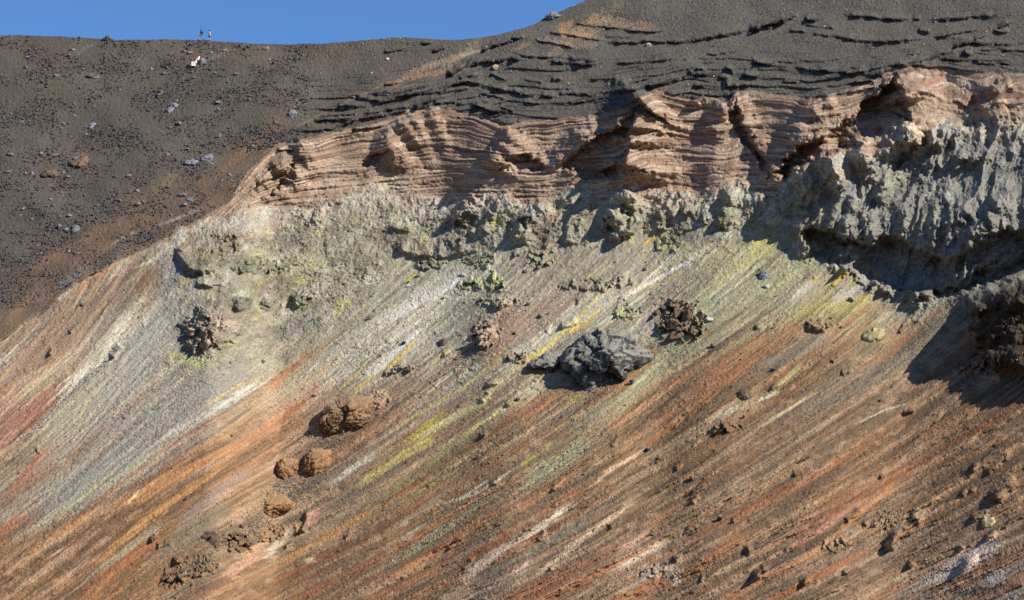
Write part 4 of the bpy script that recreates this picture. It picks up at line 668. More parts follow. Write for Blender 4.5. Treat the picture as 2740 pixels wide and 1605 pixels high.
COL *= 1 - (1 - mAsh)[..., None] * np.array([.01, 0, .09], np.float32) - mAsh[..., None] * np.array([.0, .01, .03], np.float32)
COL *= 1 - (mScree * sst(850, 1150, V + .25 * (U - 900)))[..., None] * np.array([.03, .02, .03], np.float32)
GAIN = 0.80
kz = (0.86 * mAsh + 1.03 * mScree + 0.90 * mSul + 1.0 * mCliff) / np.maximum(mAsh + mScree + mSul + mCliff, .2)
COL = np.clip(COL * (GAIN * kz)[..., None], 0.012, 0.85)

X = (U - 1260) / FPX; Yc = (738 - V) / FPX
P = CAM + D[..., None] * (FWD + X[..., None] * RIGHT + Yc[..., None] * UP)
# ground running away behind the crest
dback = np.array([1.2, 3, 6, 11, 20, 40, 80])
back = [P[0] + np.stack([np.zeros(NX), np.full(NX, d), np.full(NX, 0.12 * min(d, 3) - 0.10 * d - 0.0012 * d * d)], -1) for d in dback[::-1]]
PB = np.concatenate([np.stack(back), P], 0)
CB = np.concatenate([np.broadcast_to(COL[0], (7, NX, 3)), COL], 0)
NB = NY + 7
# smooth the crest a little so that it reads as one loose surface
def zone_id():
    z = np.zeros((NB, NX), np.int8)
    zz = np.stack([mAsh + .35, mCliff, mSul, mScree], 0).argmax(0)
    z[7:] = zz
    return z
Z = zone_id()

# ------------------------------------------------------------------ materials
def new_mat(name):
    m = bpy.data.materials.new(name); m.use_nodes = True
    n = m.node_tree; b = n.nodes['Principled BSDF']; b.inputs['Roughness'].default_value = 0.95
    b.inputs['Specular IOR Level'].default_value = 0.15
    return m, n, b

def ground_mat(name, bump=0.5, gs=3.0):
    m, n, b = new_mat(name); N = n.nodes; K = n.links
    at = N.new('ShaderNodeAttribute'); at.attribute_name = 'Col'
    tcn = N.new('ShaderNodeTexCoord')
    n1 = N.new('ShaderNodeTexNoise'); n1.inputs['Scale'].default_value = gs; n1.inputs['Detail'].default_value = 5; n1.inputs['Roughness'].default_value = .7
    K.new(tcn.outputs['Object'], n1.inputs['Vector'])
    mr = N.new('ShaderNodeMapRange'); mr.inputs[1].default_value = .3; mr.inputs[2].default_value = .7; mr.inputs[3].default_value = .72; mr.inputs[4].default_value = 1.28
    K.new(n1.outputs['Fac'], mr.inputs[0])
    n2 = N.new('ShaderNodeTexVoronoi'); n2.inputs['Scale'].default_value = gs * 1.1
    K.new(tcn.outputs['Object'], n2.inputs['Vector'])
    mx = N.new('ShaderNodeMix'); mx.data_type = 'RGBA'; mx.blend_type = 'MULTIPLY'; mx.inputs['Factor'].default_value = 1
    K.new(at.outputs['Color'], mx.inputs[6]); K.new(mr.outputs[0], mx.inputs[7])
    K.new(mx.outputs[2], b.inputs['Base Color'])
    bp = N.new('ShaderNodeBump'); bp.inputs['Strength'].default_value = bump; bp.inputs['Distance'].default_value = .25
    ad = N.new('ShaderNodeMath'); ad.operation = 'ADD'; K.new(n1.outputs['Fac'], ad.inputs[0]); K.new(n2.outputs['Distance'], ad.inputs[1])
    K.new(ad.outputs[0], bp.inputs['Height']); K.new(bp.outputs[0], b.inputs['Normal'])
    return m

MG = [ground_mat('ash_ground', .55, 3.2), ground_mat('cliff_rock', .4, 3), ground_mat('sulphur_rock', .6, 2.6), ground_mat('scree_ground', .45, 3.2)]
names = ['ash_slope', 'layered_cliff', 'sulphur_crags', 'scree_slope']
idx = np.arange(NB * NX).reshape(NB, NX)
quad = np.stack([idx[:-1, :-1], idx[1:, :-1], idx[1:, 1:], idx[:-1, 1:]], -1).reshape(-1, 4)
fz = Z[1:, :-1].reshape(-1)
Pf = PB.reshape(-1, 3); Cf = CB.reshape(-1, 3)

def np_mesh(name, verts, faces, cols=None, smooth=True):
    me = bpy.data.meshes.new(name)
    nv, nf, k = len(verts), len(faces), faces.shape[1]
    me.vertices.add(nv); me.vertices.foreach_set('co', np.ascontiguousarray(verts, np.float32).ravel())
    me.loops.add(nf * k); me.loops.foreach_set('vertex_index', np.ascontiguousarray(faces, np.int32).ravel())
    me.polygons.add(nf); me.polygons.foreach_set('loop_start', np.arange(0, nf * k, k, dtype=np.int32)); me.polygons.foreach_set('loop_total', np.full(nf, k, np.int32))
    if smooth: me.polygons.foreach_set('use_smooth', np.ones(nf, bool))
    me.update(calc_edges=True)
    if cols is not None:
        a = me.color_attributes.new('Col', 'FLOAT_COLOR', 'POINT')
        a.data.foreach_set('color', np.concatenate([cols, np.ones((nv, 1))], 1).astype(np.float32).ravel())
    return me

def tag(o, label=None, cat=None, group=None, kind=None):
    if label: o['label'] = label
    if cat: o['category'] = cat
    if group: o['group'] = group
    if kind: o['kind'] = kind
    return o

TL = ['dark grey ash slope strewn with lava rocks under the blue sky', 'pinkish brown cliff band of thin weathered layers across the slope',
      'pale green and yellow sulphur crusted crags below the pink cliff', 'orange, tan and yellow streaked scree running down to the left']
for zi in range(4):
    f = quad[fz == zi]
    us_, inv = np.unique(f, return_inverse=True)
    me = np_mesh(names[zi], Pf[us_], inv.reshape(f.shape), Cf[us_])
    me.materials.append(MG[zi])
    o = bpy.data.objects.new(names[zi], me); C.objects.link(o); tag(o, TL[zi], 'slope' if zi in (0, 3) else 'cliff', kind='structure')
# crater floor the camera stands on
m, n, b = new_mat('floor_ash'); N = n.nodes; K = n.links
nz = N.new('ShaderNodeTexNoise'); nz.inputs['Scale'].default_value = .4; nz.inputs['Detail'].default_value = 8
cr = N.new('ShaderNodeValToRGB'); cr.color_ramp.elements[0].color = (.10, .075, .055, 1); cr.color_ramp.elements[1].color = (.26, .19, .13, 1)
tcn = N.new('ShaderNodeTexCoord'); K.new(tcn.outputs['Object'], nz.inputs['Vector']); K.new(nz.outputs['Fac'], cr.inputs[0]); K.new(cr.outputs[0], b.inputs['Base Color'])
gx = np.linspace(-3000, 3000, 61); gxx, gyy = np.meshgrid(gx, gx)
fv = np.stack([gxx, gyy - 400, 0.0 + 0 * gxx], -1).reshape(-1, 3)
fi = np.arange(61 * 61).reshape(61, 61); ff = np.stack([fi[:-1, :-1], fi[:-1, 1:], fi[1:, 1:], fi[1:, :-1]], -1).reshape(-1, 4)
me = np_mesh('ground', fv, ff); me.materials.append(m)
o = bpy.data.objects.new('ground', me); C.objects.link(o); tag(o, 'flat brown crater floor at the foot of the slope', 'ground', kind='structure')

# ------------------------------------------------------------------ rocks
def ground_at(u, v):
    """point of the hillside at map position u, v with its outward normal"""
    c = np.clip(np.searchsorted(US, u) - 1, 0, NX - 2); fu = (u - US[c]) / (US[c + 1] - US[c])
    def col(cc):
        vv = V[:, cc]; r = int(np.clip(np.searchsorted(vv, v) - 1, 0, NY - 2)); f = (v - vv[r]) / (vv[r + 1] - vv[r]); f = min(max(f, 0), 1)
        return P[r, cc] * (1 - f) + P[r + 1, cc] * f, r
    p0, r0 = col(c); p1, r1 = col(c + 1)
    p = p0 * (1 - fu) + p1 * fu
    ra, rb = max(r0 - 3, 0), min(r0 + 3, NY - 1); ca, cb = max(c - 3, 0), min(c + 3, NX - 1)
    nrm = np.cross(P[ra, c] - P[rb, c], P[r0, cb] - P[r0, ca]); nrm /= np.linalg.norm(nrm) + 1e-9
    if nrm[1] > 0: nrm = -nrm
    return p, nrm

def ico(sub_):
    import bmesh
    bm = bmesh.new(); bmesh.ops.create_icosphere(bm, subdivisions=sub_, radius=1)
    v = np.array([x.co[:] for x in bm.verts]); f = np.array([[x.index for x in g.verts] for g in bm.faces]); bm.free(); return v, f
ICO = {k: ico(k) for k in (1, 2, 3, 4, 5, 6)}

def rock_verts(level, seed, planes=12, rough=.10, flat=(1, 1, .7)):
    r = np.random.default_rng(seed); v, f = ICO[level]
    nn = r.normal(size=(planes, 3)); nn /= np.linalg.norm(nn, axis=1)[:, None]; dd = r.uniform(.42, .85, planes)
    dots = v @ nn.T; t = np.where(dots > .05, dd[None] / np.maximum(dots, .05), 9).min(1); t = np.minimum(t, 1.25)
    out = v * t[:, None]
    if level >= 3:
        d = np.array([mnoise.fractal(Vector(p * 2.3 + seed), 1.0, 2.0, 4) + .5 * mnoise.fractal(Vector(p * 7 + seed), 1.0, 2.0, 3) for p in out])
        out = out * (1 + rough * d)[:, None]
    return out * np.array(flat), f

def rock_mat(name, c1, c2, c3=None, sc_=1.5, bump=.6, lit_top=None):
    m, n, b = new_mat(name); N = n.nodes; K = n.links
    t = N.new('ShaderNodeTexCoord'); g = N.new('ShaderNodeNewGeometry')
    a = N.new('ShaderNodeTexNoise'); a.inputs['Scale'].default_value = sc_; a.inputs['Detail'].default_value = 8; a.inputs['Roughness'].default_value = .7
    K.new(g.outputs['Position'], a.inputs['Vector'])
    r = N.new('ShaderNodeValToRGB'); e = r.color_ramp.elements
    e[0].position = .40; e[0].color = (*lin(c1), 1); e[1].position = .60; e[1].color = (*lin(c2), 1)
    if c3: x = e.new(.50); x.color = (*lin(c3), 1)
    K.new(a.outputs['Fac'], r.inputs[0]); K.new(r.outputs[0], b.inputs['Base Color'])
    if lit_top:  # upward faces painted paler, a sunlit top put into the colour
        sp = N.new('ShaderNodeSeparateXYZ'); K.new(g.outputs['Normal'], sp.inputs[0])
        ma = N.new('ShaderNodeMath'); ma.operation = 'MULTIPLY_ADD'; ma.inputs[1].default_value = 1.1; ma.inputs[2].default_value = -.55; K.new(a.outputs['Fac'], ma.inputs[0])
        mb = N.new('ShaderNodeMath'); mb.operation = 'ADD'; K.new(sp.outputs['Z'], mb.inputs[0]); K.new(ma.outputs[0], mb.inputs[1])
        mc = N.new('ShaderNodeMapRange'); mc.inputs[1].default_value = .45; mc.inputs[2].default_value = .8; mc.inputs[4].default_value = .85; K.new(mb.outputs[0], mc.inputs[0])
        mx = N.new('ShaderNodeMix'); mx.data_type = 'RGBA'; K.new(mc.outputs[0], mx.inputs['Factor']); K.new(r.outputs[0], mx.inputs[6]); mx.inputs[7].default_value = (*lin(lit_top), 1)
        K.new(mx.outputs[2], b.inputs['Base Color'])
    b2 = N.new('ShaderNodeTexNoise'); b2.inputs['Scale'].default_value = sc_ * 3; b2.inputs['Detail'].default_value = 6; K.new(g.outputs['Position'], b2.inputs['Vector'])
    bp = N.new('ShaderNodeBump'); bp.inputs['Strength'].default_value = bump; bp.inputs['Distance'].default_value = .2
    K.new(b2.outputs['Fac'], bp.inputs['Height']); K.new(bp.outputs[0], b.inputs['Normal'])
    return m

MR = {'dark': rock_mat('basalt', (90, 88, 90), (130, 128, 130)), 'grey': rock_mat('grey_rock', (92, 92, 96), (136, 134, 134)),
      'brown': rock_mat('brown_rock', (78, 64, 52), (118, 98, 78)), 'umber': rock_mat('umber_rock', (88, 78, 68), (122, 108, 94)), 'orange': rock_mat('orange_rock', (76, 54, 36), (166, 124, 82), (124, 90, 58), 3, .9, (162, 128, 92)),
      'pale': rock_mat('pale_rock', (150, 146, 136), (200, 196, 184)), 'pink': rock_mat('pink_rock', (100, 84, 70), (170, 148, 124), (142, 120, 100), 1.2, .8, (176, 156, 132)),
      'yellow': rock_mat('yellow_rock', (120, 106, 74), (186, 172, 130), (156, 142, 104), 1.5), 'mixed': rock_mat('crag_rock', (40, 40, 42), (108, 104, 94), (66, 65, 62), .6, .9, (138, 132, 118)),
      'moss': rock_mat('lava_lump', (40, 32, 22), (150, 114, 76), (100, 78, 52), 2.6, .9, (156, 126, 96))}

protos = []
for i in range(10):
    r = random.Random(i); v, f = rock_verts(4, 50 + i, r.randint(7, 11), .05, (1.25, r.uniform(.8, 1.15), r.uniform(.7, 1.0)))
    me = np_mesh('rock', v, f, smooth=False); protos.append(me)
pm = {}
def place_rock(u, v, wpx, mat, label, group=None, hfac=1.0, rz=None, name='rock', seed=None, sink=.25, asp=1.0):
    rr_ = random.Random(seed if seed is not None else int(u * 7 + v * 13))
    p, nrm = ground_at(u, v); px = (p - CAM) @ FWD / FPX
    key = (rr_.randint(0, 9), mat)
    if key not in pm:
        me = protos[key[0]].copy(); me.materials.clear(); me.materials.append(MR[mat]); pm[key] = me
    o = bpy.data.objects.new(name, pm[key]); C.objects.link(o)
    R = wpx * px / 2
    up_ = (Vector(nrm) * .55 + Vector((0, 0, 1)) * .45).normalized()
    q = up_.to_track_quat('Z', 'X'); q = q @ Euler((rr_.uniform(-.3, .3), rr_.uniform(-.3, .3), rr_.uniform(0, 6.28) if rz is None else rz)).to_quaternion()
    o.rotation_mode = 'QUATERNION'; o.rotation_quaternion = q
    o.scale = (R * asp, R, R * hfac)
    o.location = Vector(p) + up_ * R * (hfac * .55 - sink)
    tag(o, label, 'rock', group)
    return o

# shaped boulders: outline on the hillside, own thickness
def boulder(name, label, pts, mat, cat='boulder', thick=.8, rough=.16, seed=0, lean=.85, flute=0.0, lev=6, out=.25, cells=1.6):
    pts = np.array(pts, float); c = pts.mean(0); rel = pts - c
    ang = np.arctan2(-rel[:, 1], rel[:, 0]); rad = np.hypot(rel[:, 0], rel[:, 1]); od = np.argsort(ang); ang = ang[od]; rad = rad[od]
    ang = np.concatenate([ang - 2 * np.pi, ang, ang + 2 * np.pi]); rad = np.concatenate([rad] * 3)
    p, nrm = ground_at(*c); px = (p - CAM) @ FWD / FPX; Rm = rad.mean() * px
    v, f = ICO[lev]; v = v.copy()
    th = np.arctan2(v[:, 2], v[:, 0]); rho = np.hypot(v[:, 0], v[:, 2])
    ro = np.interp(th, ang, rad) * px
    ro = ro * (1 + .07 * np.sin(th * 3 + seed) * np.sin(th * 5.3 + 2 * seed) + .05 * np.array([mnoise.noise(Vector((math.cos(q) * 4, math.sin(q) * 4, seed))) for q in th]))
    r = np.random.default_rng(seed); nn = r.normal(size=(14, 3)); nn[:, 1] -= .6; nn /= np.linalg.norm(nn, axis=1)[:, None]; dd = r.uniform(.66, .96, 14)
    dots = v @ nn.T; t = np.minimum(np.where(dots > .05, dd[None] / np.maximum(dots, .05), 9).min(1), 1.05)
    wgt = np.clip(1 - rho ** 6, 0, 1) * .75 + .25; t = 1 + (t - 1) * wgt
    disp = np.zeros(len(v))
    for i_, a in enumerate(v):
        q = Vector(a * cells + seed)
        d = .35 * mnoise.fractal(q * 2, .8, 2, 5)
        for sc_, am_ in ((.9, 1.7), (2.2, .7), (5.0, .3)):
            vd = mnoise.voronoi(q * sc_); p0 = vd[1][0]; g_ = mnoise.noise_vector(p0 * 7.13)
            d += am_ * 1.5 * (q * sc_ - p0).dot(g_) / sc_ ** .5 - am_ * .5 * max(0, .12 - (vd[0][1] - vd[0][0])) / .12 + am_ * .5 * g_[0]
        if flute:
            x_ = a[0] * 1.0 - a[2] * .18
            d -= flute * (1.3 * abs(mnoise.noise(Vector((x_ * 5.5, a[1] * 2, a[2] * 1.1 + seed)))) + .7 * abs(mnoise.noise(Vector((x_ * 13, a[1] * 4, a[2] * 2.6 + seed)))) + .5 * mnoise.noise(Vector((x_ * 26, a[1] * 9, a[2] * 7 + seed))) - .5)
        disp[i_] = d
    t = t * (1 + rough * disp)
    loc = np.stack([np.cos(th) * rho * ro * t, v[:, 1] * Rm * thick * t, np.sin(th) * rho * ro * t], 1)
    loc[:, 1] += lean * loc[:, 2]
    W = loc[:, :1] * RIGHT + loc[:, 1:2] * FWD + loc[:, 2:3] * UP
    base = p - FWD * Rm * thick * out
    me = np_mesh(name, W, f, smooth=False); me.materials.append(MR[mat])
    o = bpy.data.objects.new(name, me); C.objects.link(o); o.location = base
    tag(o, label, cat); return o

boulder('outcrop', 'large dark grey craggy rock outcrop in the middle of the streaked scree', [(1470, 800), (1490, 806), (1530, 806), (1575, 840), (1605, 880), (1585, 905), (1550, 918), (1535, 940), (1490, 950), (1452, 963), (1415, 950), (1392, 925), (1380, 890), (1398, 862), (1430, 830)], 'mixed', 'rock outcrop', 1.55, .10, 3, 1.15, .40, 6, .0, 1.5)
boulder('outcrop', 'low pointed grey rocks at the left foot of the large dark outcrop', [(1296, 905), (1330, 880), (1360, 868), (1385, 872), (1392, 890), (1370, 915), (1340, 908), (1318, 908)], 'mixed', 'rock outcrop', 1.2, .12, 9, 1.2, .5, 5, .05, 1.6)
for i, (u_, v_, w_, l_) in enumerate([(1640, 758, 30, 'upper left'), (1690, 772, 36, 'large upper'), (1650, 800, 34, 'middle'), (1702, 812, 26, 'right hand'), (1662, 828, 30, 'lowest')]):
    place_rock(u_, v_, w_, 'brown', l_ + ' angular brown block of the broken outcrop right of the large grey one', 'angular blocks of the brown outcrop', 1.0, seed=700 + i, sink=.75)
for i, (u_, v_, w_, l_) in enumerate([(482, 812, 36, 'upper'), (500, 846, 34, 'lower')]):
    place_rock(u_, v_, w_, 'pink', l_ + ' fractured block at the dark left edge of the pinkish outcrop', 'fractured blocks of the pinkish outcrop', 1.0, seed=720 + i, sink=.8)
boulder('boulder', 'large brown and black mossy boulder, biggest of the row on the lower scree', [(795, 1005), (830, 985), (880, 975), (915, 985), (925, 1010), (915, 1040), (880, 1062), (830, 1066), (790, 1060), (778, 1040)], 'moss', 'boulder', 1.4, .10, 31, 1.2, .1, 6, .0, 1.3)
boulder('boulder', 'small square orange boulder with a black shadow on its left', [(690, 1132), (715, 1126), (732, 1132), (736, 1158), (730, 1174), (700, 1178), (684, 1168), (683, 1145)], 'orange', 'boulder', 1.5, .10, 33, 1.1, .1, 5, .1, 1.2)
boulder('boulder', 'rounded orange boulder just right of the small square one', [(752, 1112), (785, 1105), (815, 1115), (822, 1135), (800, 1158), (765, 1168), (748, 1160), (745, 1135)], 'orange', 'boulder', 1.4, .10, 35, 1.2, .1, 5, .05, 1.2)
boulder('boulder', 'wide orange brown boulder low in the row with a long dark hollow on its left', [(618, 1222), (650, 1210), (690, 1218), (718, 1235), (720, 1250), (690, 1268), (640, 1270), (610, 1258)], 'orange', 'boulder', 1.4, .11, 37, 1.2, .1, 5, .05, 1.3)
boulder('boulder', 'small orange topped boulder at the bottom of the boulder row', [(497, 1318), (520, 1308), (538, 1316), (545, 1332), (530, 1346), (505, 1345)], 'brown', 'boulder', 1.1, .12, 39, 1.0, 0, 4, .2, 1.5)
boulder('boulder', 'pale yellow rock with a long thin shadow on the right-hand scree', [(2123, 822), (2145, 810), (2175, 808), (2180, 820), (2155, 838), (2130, 845), (2120, 838)], 'yellow', 'boulder', 1.1, .12, 41, 1.0, 0, 4, .2, 1.5)
boulder('boulder', 'round yellowish rock near the lower right corner', [(2418, 1275), (2432, 1266), (2450, 1278), (2448, 1292), (2430, 1298), (2414, 1292)], 'yellow', 'boulder', 1.1, .1, 43, 1.0, 0, 4, .2, 1.5)
boulder('boulder', 'round dark brown rock alone on the orange scree right of the large outcrop', [(1818, 965), (1835, 958), (1848, 965), (1850, 980), (1835, 986), (1818, 980)], 'brown', 'boulder', 1.1, .12, 45, 1.0, 0, 4, .2, 1.5)
boulder('boulder', 'dark reddish rock among yellow streaks at the centre', [(1078, 838), (1092, 832), (1102, 842), (1098, 850), (1082, 852)], 'brown', 'boulder', 1.1, .12, 47, 1.0, 0, 4, .2, 1.5)
boulder('boulder', 'brown hollow-sided rock left of a dark cleft on the central scree', [(1170, 832), (1190, 812), (1215, 806), (1228, 830), (1205, 850), (1178, 852)], 'pink', 'boulder', .6, .2, 49, .9, 0, 5, .2, 3)
boulder('boulder', 'brown rock with a pale round stone above the right edge crag', [(1868, 670), (1882, 664), (1894, 674), (1890, 690), (1874, 692)], 'grey', 'boulder', 1.1, .12, 51, 1.0, 0, 4, .2, 1.5)
bpy.data.objects[-1 if False else 0]
# crest boulder
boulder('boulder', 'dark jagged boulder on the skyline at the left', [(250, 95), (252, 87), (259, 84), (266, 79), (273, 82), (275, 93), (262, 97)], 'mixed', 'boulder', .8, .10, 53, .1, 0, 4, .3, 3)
boulder('boulder', 'brown slab with a deep shadow beneath on the left ash slope', [(190, 390), (205, 380), (218, 388), (219, 405), (205, 412), (188, 411), (168, 404)], 'brown', 'boulder', .9, .14, 55, 1.1, 0, 4, .1, 1.5)
boulder('boulder', 'flat grey brown slab left of the brown one on the ash slope', [(98, 430), (120, 418), (140, 420), (150, 430), (125, 432)], 'brown', 'boulder', .9, .12, 57, 1.1, 0, 4, .1, 1.5)
boulder('boulder', 'dark grey block beside a wide flat rock on the middle of the ash slope', [(494, 388), (508, 380), (524, 380), (526, 392), (508, 398), (494, 396)], 'dark', 'boulder', 1.1, .12, 59, 1.0, 0, 4, .2, 1.5)
boulder('boulder', 'wide flat grey rock left of the dark block on the ash slope', [(450, 402), (465, 392), (480, 394), (492, 402), (475, 405), (460, 406)], 'grey', 'boulder', .9, .1, 61, 1.1, 0, 4, .1, 1.5)
boulder('boulder', 'grey rock casting a shadow left at the brown edge of the ash slope', [(176, 562), (186, 552), (197, 558), (196, 570), (182, 572)], 'dark', 'boulder', 1.1, .1, 63, 1.0, 0, 4, .2, 1.5)
boulder('boulder', 'upper of two large grey rocks touching on the ash slope', [(416, 258), (428, 252), (440, 258), (438, 264), (424, 264)], 'grey', 'boulder', 1.1, .1, 65, 1.0, 0, 4, .2, 1.5)
boulder('boulder', 'lower of two large grey rocks touching on the ash slope', [(408, 270), (416, 263), (428, 265), (426, 276), (412, 279)], 'dark', 'boulder', 1.1, .1, 67, 1.0, 0, 4, .2, 1.5)
boulder('boulder', 'tall pale grey rock standing on the left ash slope', [(218, 312), (226, 300), (234, 302), (232, 312), (220, 320)], 'grey', 'boulder', .9, .1, 69, 1.1, 0, 4, .1, 1.5)
boulder('boulder', 'dark boulder beside the small white box below the crest', [(488, 150), (496, 142), (506, 146), (510, 152), (500, 160), (490, 158)], 'dark', 'boulder', .8, .12, 71, .5, 0, 4, .4, 2)
boulder('boulder', 'tall grey rock near the foot of the thin orange seam', [(708, 286), (716, 270), (728, 272), (732, 284), (720, 292)], 'dark', 'boulder', .9, .14, 73, 1.1, 0, 4, .1, 1.5)
boulder('boulder', 'round pale rock below the black ledge near the top', [(1588, 110), (1595, 104), (1603, 108), (1602, 116), (1592, 118)], 'pink', 'boulder', 1.1, .06, 75, 1.0, 0, 4, .2, 1.5)
boulder('boulder', 'dark lava block on the ridge line at the top of the photo', [(1340, 40), (1352, 34), (1375, 34), (1382, 40), (1365, 46), (1345, 50)], 'dark', 'boulder', .8, .18, 77, .4, 0, 4, .4, 3)
boulder('boulder', 'small pink and dark rock between the black ledges', [(1210, 162), (1220, 158), (1228, 163), (1222, 172), (1212, 170)], 'pink', 'boulder', 1.1, .12, 79, 1.0, 0, 4, .2, 1.5)

# scattered rocks one could count, and the fine rubble
rs = random.Random(21)
G1 = 'dark rocks scattered on the ash slope'
cnt = 0
def ash_ok(u, v):
    return v > np.interp(u, *zip(*SKYL)) + 8 and v < np.interp(u, *zip(*TOPC)) - 6
while cnt < 135:
    u = rs.uniform(0, 900); v = rs.uniform(105, 640)
    if not ash_ok(u, v): continue
    if rs.random() > (1.0 if u < 650 else .45): continue
    s = 7.5 + 10 * rs.random() ** 3
    place_rock(u, v, s, rs.choice(['dark', 'dark', 'grey', 'grey', 'umber']), 'small dark rock scattered on the left ash slope', G1, hfac=rs.uniform(.6, .95), seed=cnt); cnt += 1
cnt = 0
while cnt < 36:
    u = rs.uniform(900, 2520); v = rs.uniform(10, 290)
    if not ash_ok(u, v): continue
    place_rock(u, v, 4 + 5 * rs.random() ** 3, rs.choice(['dark', 'dark', 'grey', 'pale', 'pink']), 'small rock among the black ledges on the upper right slope', 'rocks on the upper right slope', seed=500 + cnt); cnt += 1
cnt = 0
while cnt < 92:
    if cnt < 62: u = rs.uniform(850, 2100); v = rs.uniform(610, 1000)
    else: u = rs.uniform(0, 2520); v = rs.uniform(640, 1470)
    if v < np.interp(u, *zip(*LOWC)) + 10: continue
    up_z = v < 960 - .2 * max(u - 1400, 0)
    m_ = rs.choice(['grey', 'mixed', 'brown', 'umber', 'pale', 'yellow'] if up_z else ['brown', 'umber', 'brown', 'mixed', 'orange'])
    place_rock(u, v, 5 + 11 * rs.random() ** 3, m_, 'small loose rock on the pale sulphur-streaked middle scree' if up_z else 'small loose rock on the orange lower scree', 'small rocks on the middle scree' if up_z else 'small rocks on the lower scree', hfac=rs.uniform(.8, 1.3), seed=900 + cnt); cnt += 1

def scatter(name, label, n, pick, size, mats, lev=1, seed=0):
    r = np.random.default_rng(seed)
    shp = [rock_verts(lev, 300 + i, 9, 0, (1, .85, .7)) for i in range(12)]
    V_ = {m: [] for m in mats}; F_ = {m: [] for m in mats}; off = {m: 0 for m in mats}
    k = 0
    ml = list(mats)
    while k < n:
        u, v = pick(r)
        if u is None: continue
        p, nrm = ground_at(u, v); px = (p - CAM) @ FWD / FPX; R = size(r, u, v) * px / 2
        sv, sf = shp[r.integers(12)]
        q = Euler(tuple(r.uniform(0, 6.28, 3))).to_matrix(); q = np.array(q)
        w_ = (sv * R * np.array([1, r.uniform(.6, 1), r.uniform(.6, 1)])) @ q.T + p + nrm * R * .45
        m_ = ml[r.integers(len(ml))]
        V_[m_].append(w_); F_[m_].append(sf + off[m_]); off[m_] += len(sv); k += 1
    vs_, fs_, mi, o0 = [], [], [], 0
    for i, m_ in enumerate(ml):
        if not V_[m_]: continue
        a = np.concatenate(V_[m_]); b = np.concatenate(F_[m_]); vs_.append(a); fs_.append(b + o0); mi.append(np.full(len(b), i)); o0 += len(a)
    me = np_mesh(name, np.concatenate(vs_), np.concatenate(fs_), smooth=False)
    for m_ in ml: me.materials.append(MR[m_])
    me.polygons.foreach_set('material_index', np.concatenate(mi).astype(np.int32))
    o = bpy.data.objects.new(name, me); C.objects.link(o); tag(o, label, 'rubble', kind='stuff'); return o

tu, tv = zip(*TOPC); su, sv_ = zip(*SKYL); lu, lv = zip(*LOWC)
def pick_ash(r):
    u = r.uniform(-20, 760); v = r.uniform(88, 760)
    t_ = np.interp(u, tu, tv)
    if v > t_ - 2 or v < np.interp(u, su, sv_) + 1.5: return None, None
    d = float(fbm(np.array([u / 90.]), np.array([v / 60.]), 501, 3)[0])
    if r.random() > .40 + 1.3 * d: return None, None
    return u, v
scatter('rubble', 'fine dark rubble covering the left ash slope', 11000, pick_ash, lambda r, u, v: 3.2 + 4.6 * r.random() ** 2 + 5 * (r.random() < .06), ['dark', 'umber', 'grey', 'umber', 'dark', 'grey'], 1, 1)
def pick_ur(r):
    u = r.uniform(700, 2540); v = r.uniform(0, 330)
    if v > np.interp(u, tu, tv) - 2 or v < np.interp(u, su, sv_) + 2: return None, None
    return u, v
scatter('rubble', 'fine mixed rubble on the dark upper right slope', 7500, pick_ur, lambda r, u, v: 1.9 + 3.0 * r.random() ** 2 + 3 * (r.random() < .05), ['dark', 'grey', 'pale', 'dark', 'dark', 'pink'], 1, 2)
# gravel on the scree lies in lines down the slope
def pick_sc(r):
    u = r.uniform(-20, 2540); v = r.uniform(560, 1500)
    if v < np.interp(u, tu, tv) + 4: return None, None
    s_ = float(Fu(u) + Gv(v)); t_ = v - .55 * u
    d = float(pn(np.array([s_ / 34]), np.array([t_ / 300]), 511)[0] + .5 * pn(np.array([s_ / 12]), np.array([t_ / 150]), 512)[0])
    if d < .10: 
        if r.random() > .16: return None, None
    return u, v
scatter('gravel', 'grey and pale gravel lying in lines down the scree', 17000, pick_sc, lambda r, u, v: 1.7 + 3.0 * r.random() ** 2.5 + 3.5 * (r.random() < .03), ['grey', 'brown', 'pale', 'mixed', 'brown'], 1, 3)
def near_path(pts, w_):
    p = np.array(pts, float); L_ = np.hypot(*np.diff(p, axis=0).T); cl = np.concatenate([[0], np.cumsum(L_)])
    def pk(r):
        a = r.uniform(0, cl[-1]); return float(np.interp(a, cl, p[:, 0]) + r.normal() * w_), float(np.interp(a, cl, p[:, 1]) + r.normal() * w_)
    return pk
P1 = near_path(tc('D2', [(2520, 470), (2200, 620), (1800, 880), (1450, 1120), (1200, 1300)]), 7)
P2 = near_path(tc('C1', [(960, 650), (700, 860), (560, 950), (450, 1100), (230, 1340), (0, 1470)]), 3.5)
P3 = near_path(tc('D3', [(900, 0), (500, 250), (200, 420), (0, 540)]), 16)
P4 = near_path([(860, 1070), (760, 1180), (660, 1280), (540, 1360), (440, 1441)], 26)
P7 = near_path([(780, 1060), (700, 1180), (640, 1265), (560, 1320), (500, 1380), (420, 1420)], 12)
P5 = near_path(tc('C4', [(1700, 500), (1000, 900), (500, 1250)]), 20)
P6 = near_path(tc('C1', [(2200, 700), (1300, 1000), (900, 1300), (300, 2000)]), 42)
PL = [P1, P2, P3, P4, P5, P6, P7, P4, P7] + [near_path([(a_ + 10, b_ + 20), (a_ - 70, b_ + 75)], w_) for a_, b_, w_ in ((840, 1040, 16), (712, 1160, 10), (780, 1145, 12), (660, 1250, 12), (1480, 920, 24), (1670, 800, 26), (500, 830, 24), (1190, 830, 12), (2440, 880, 20))]
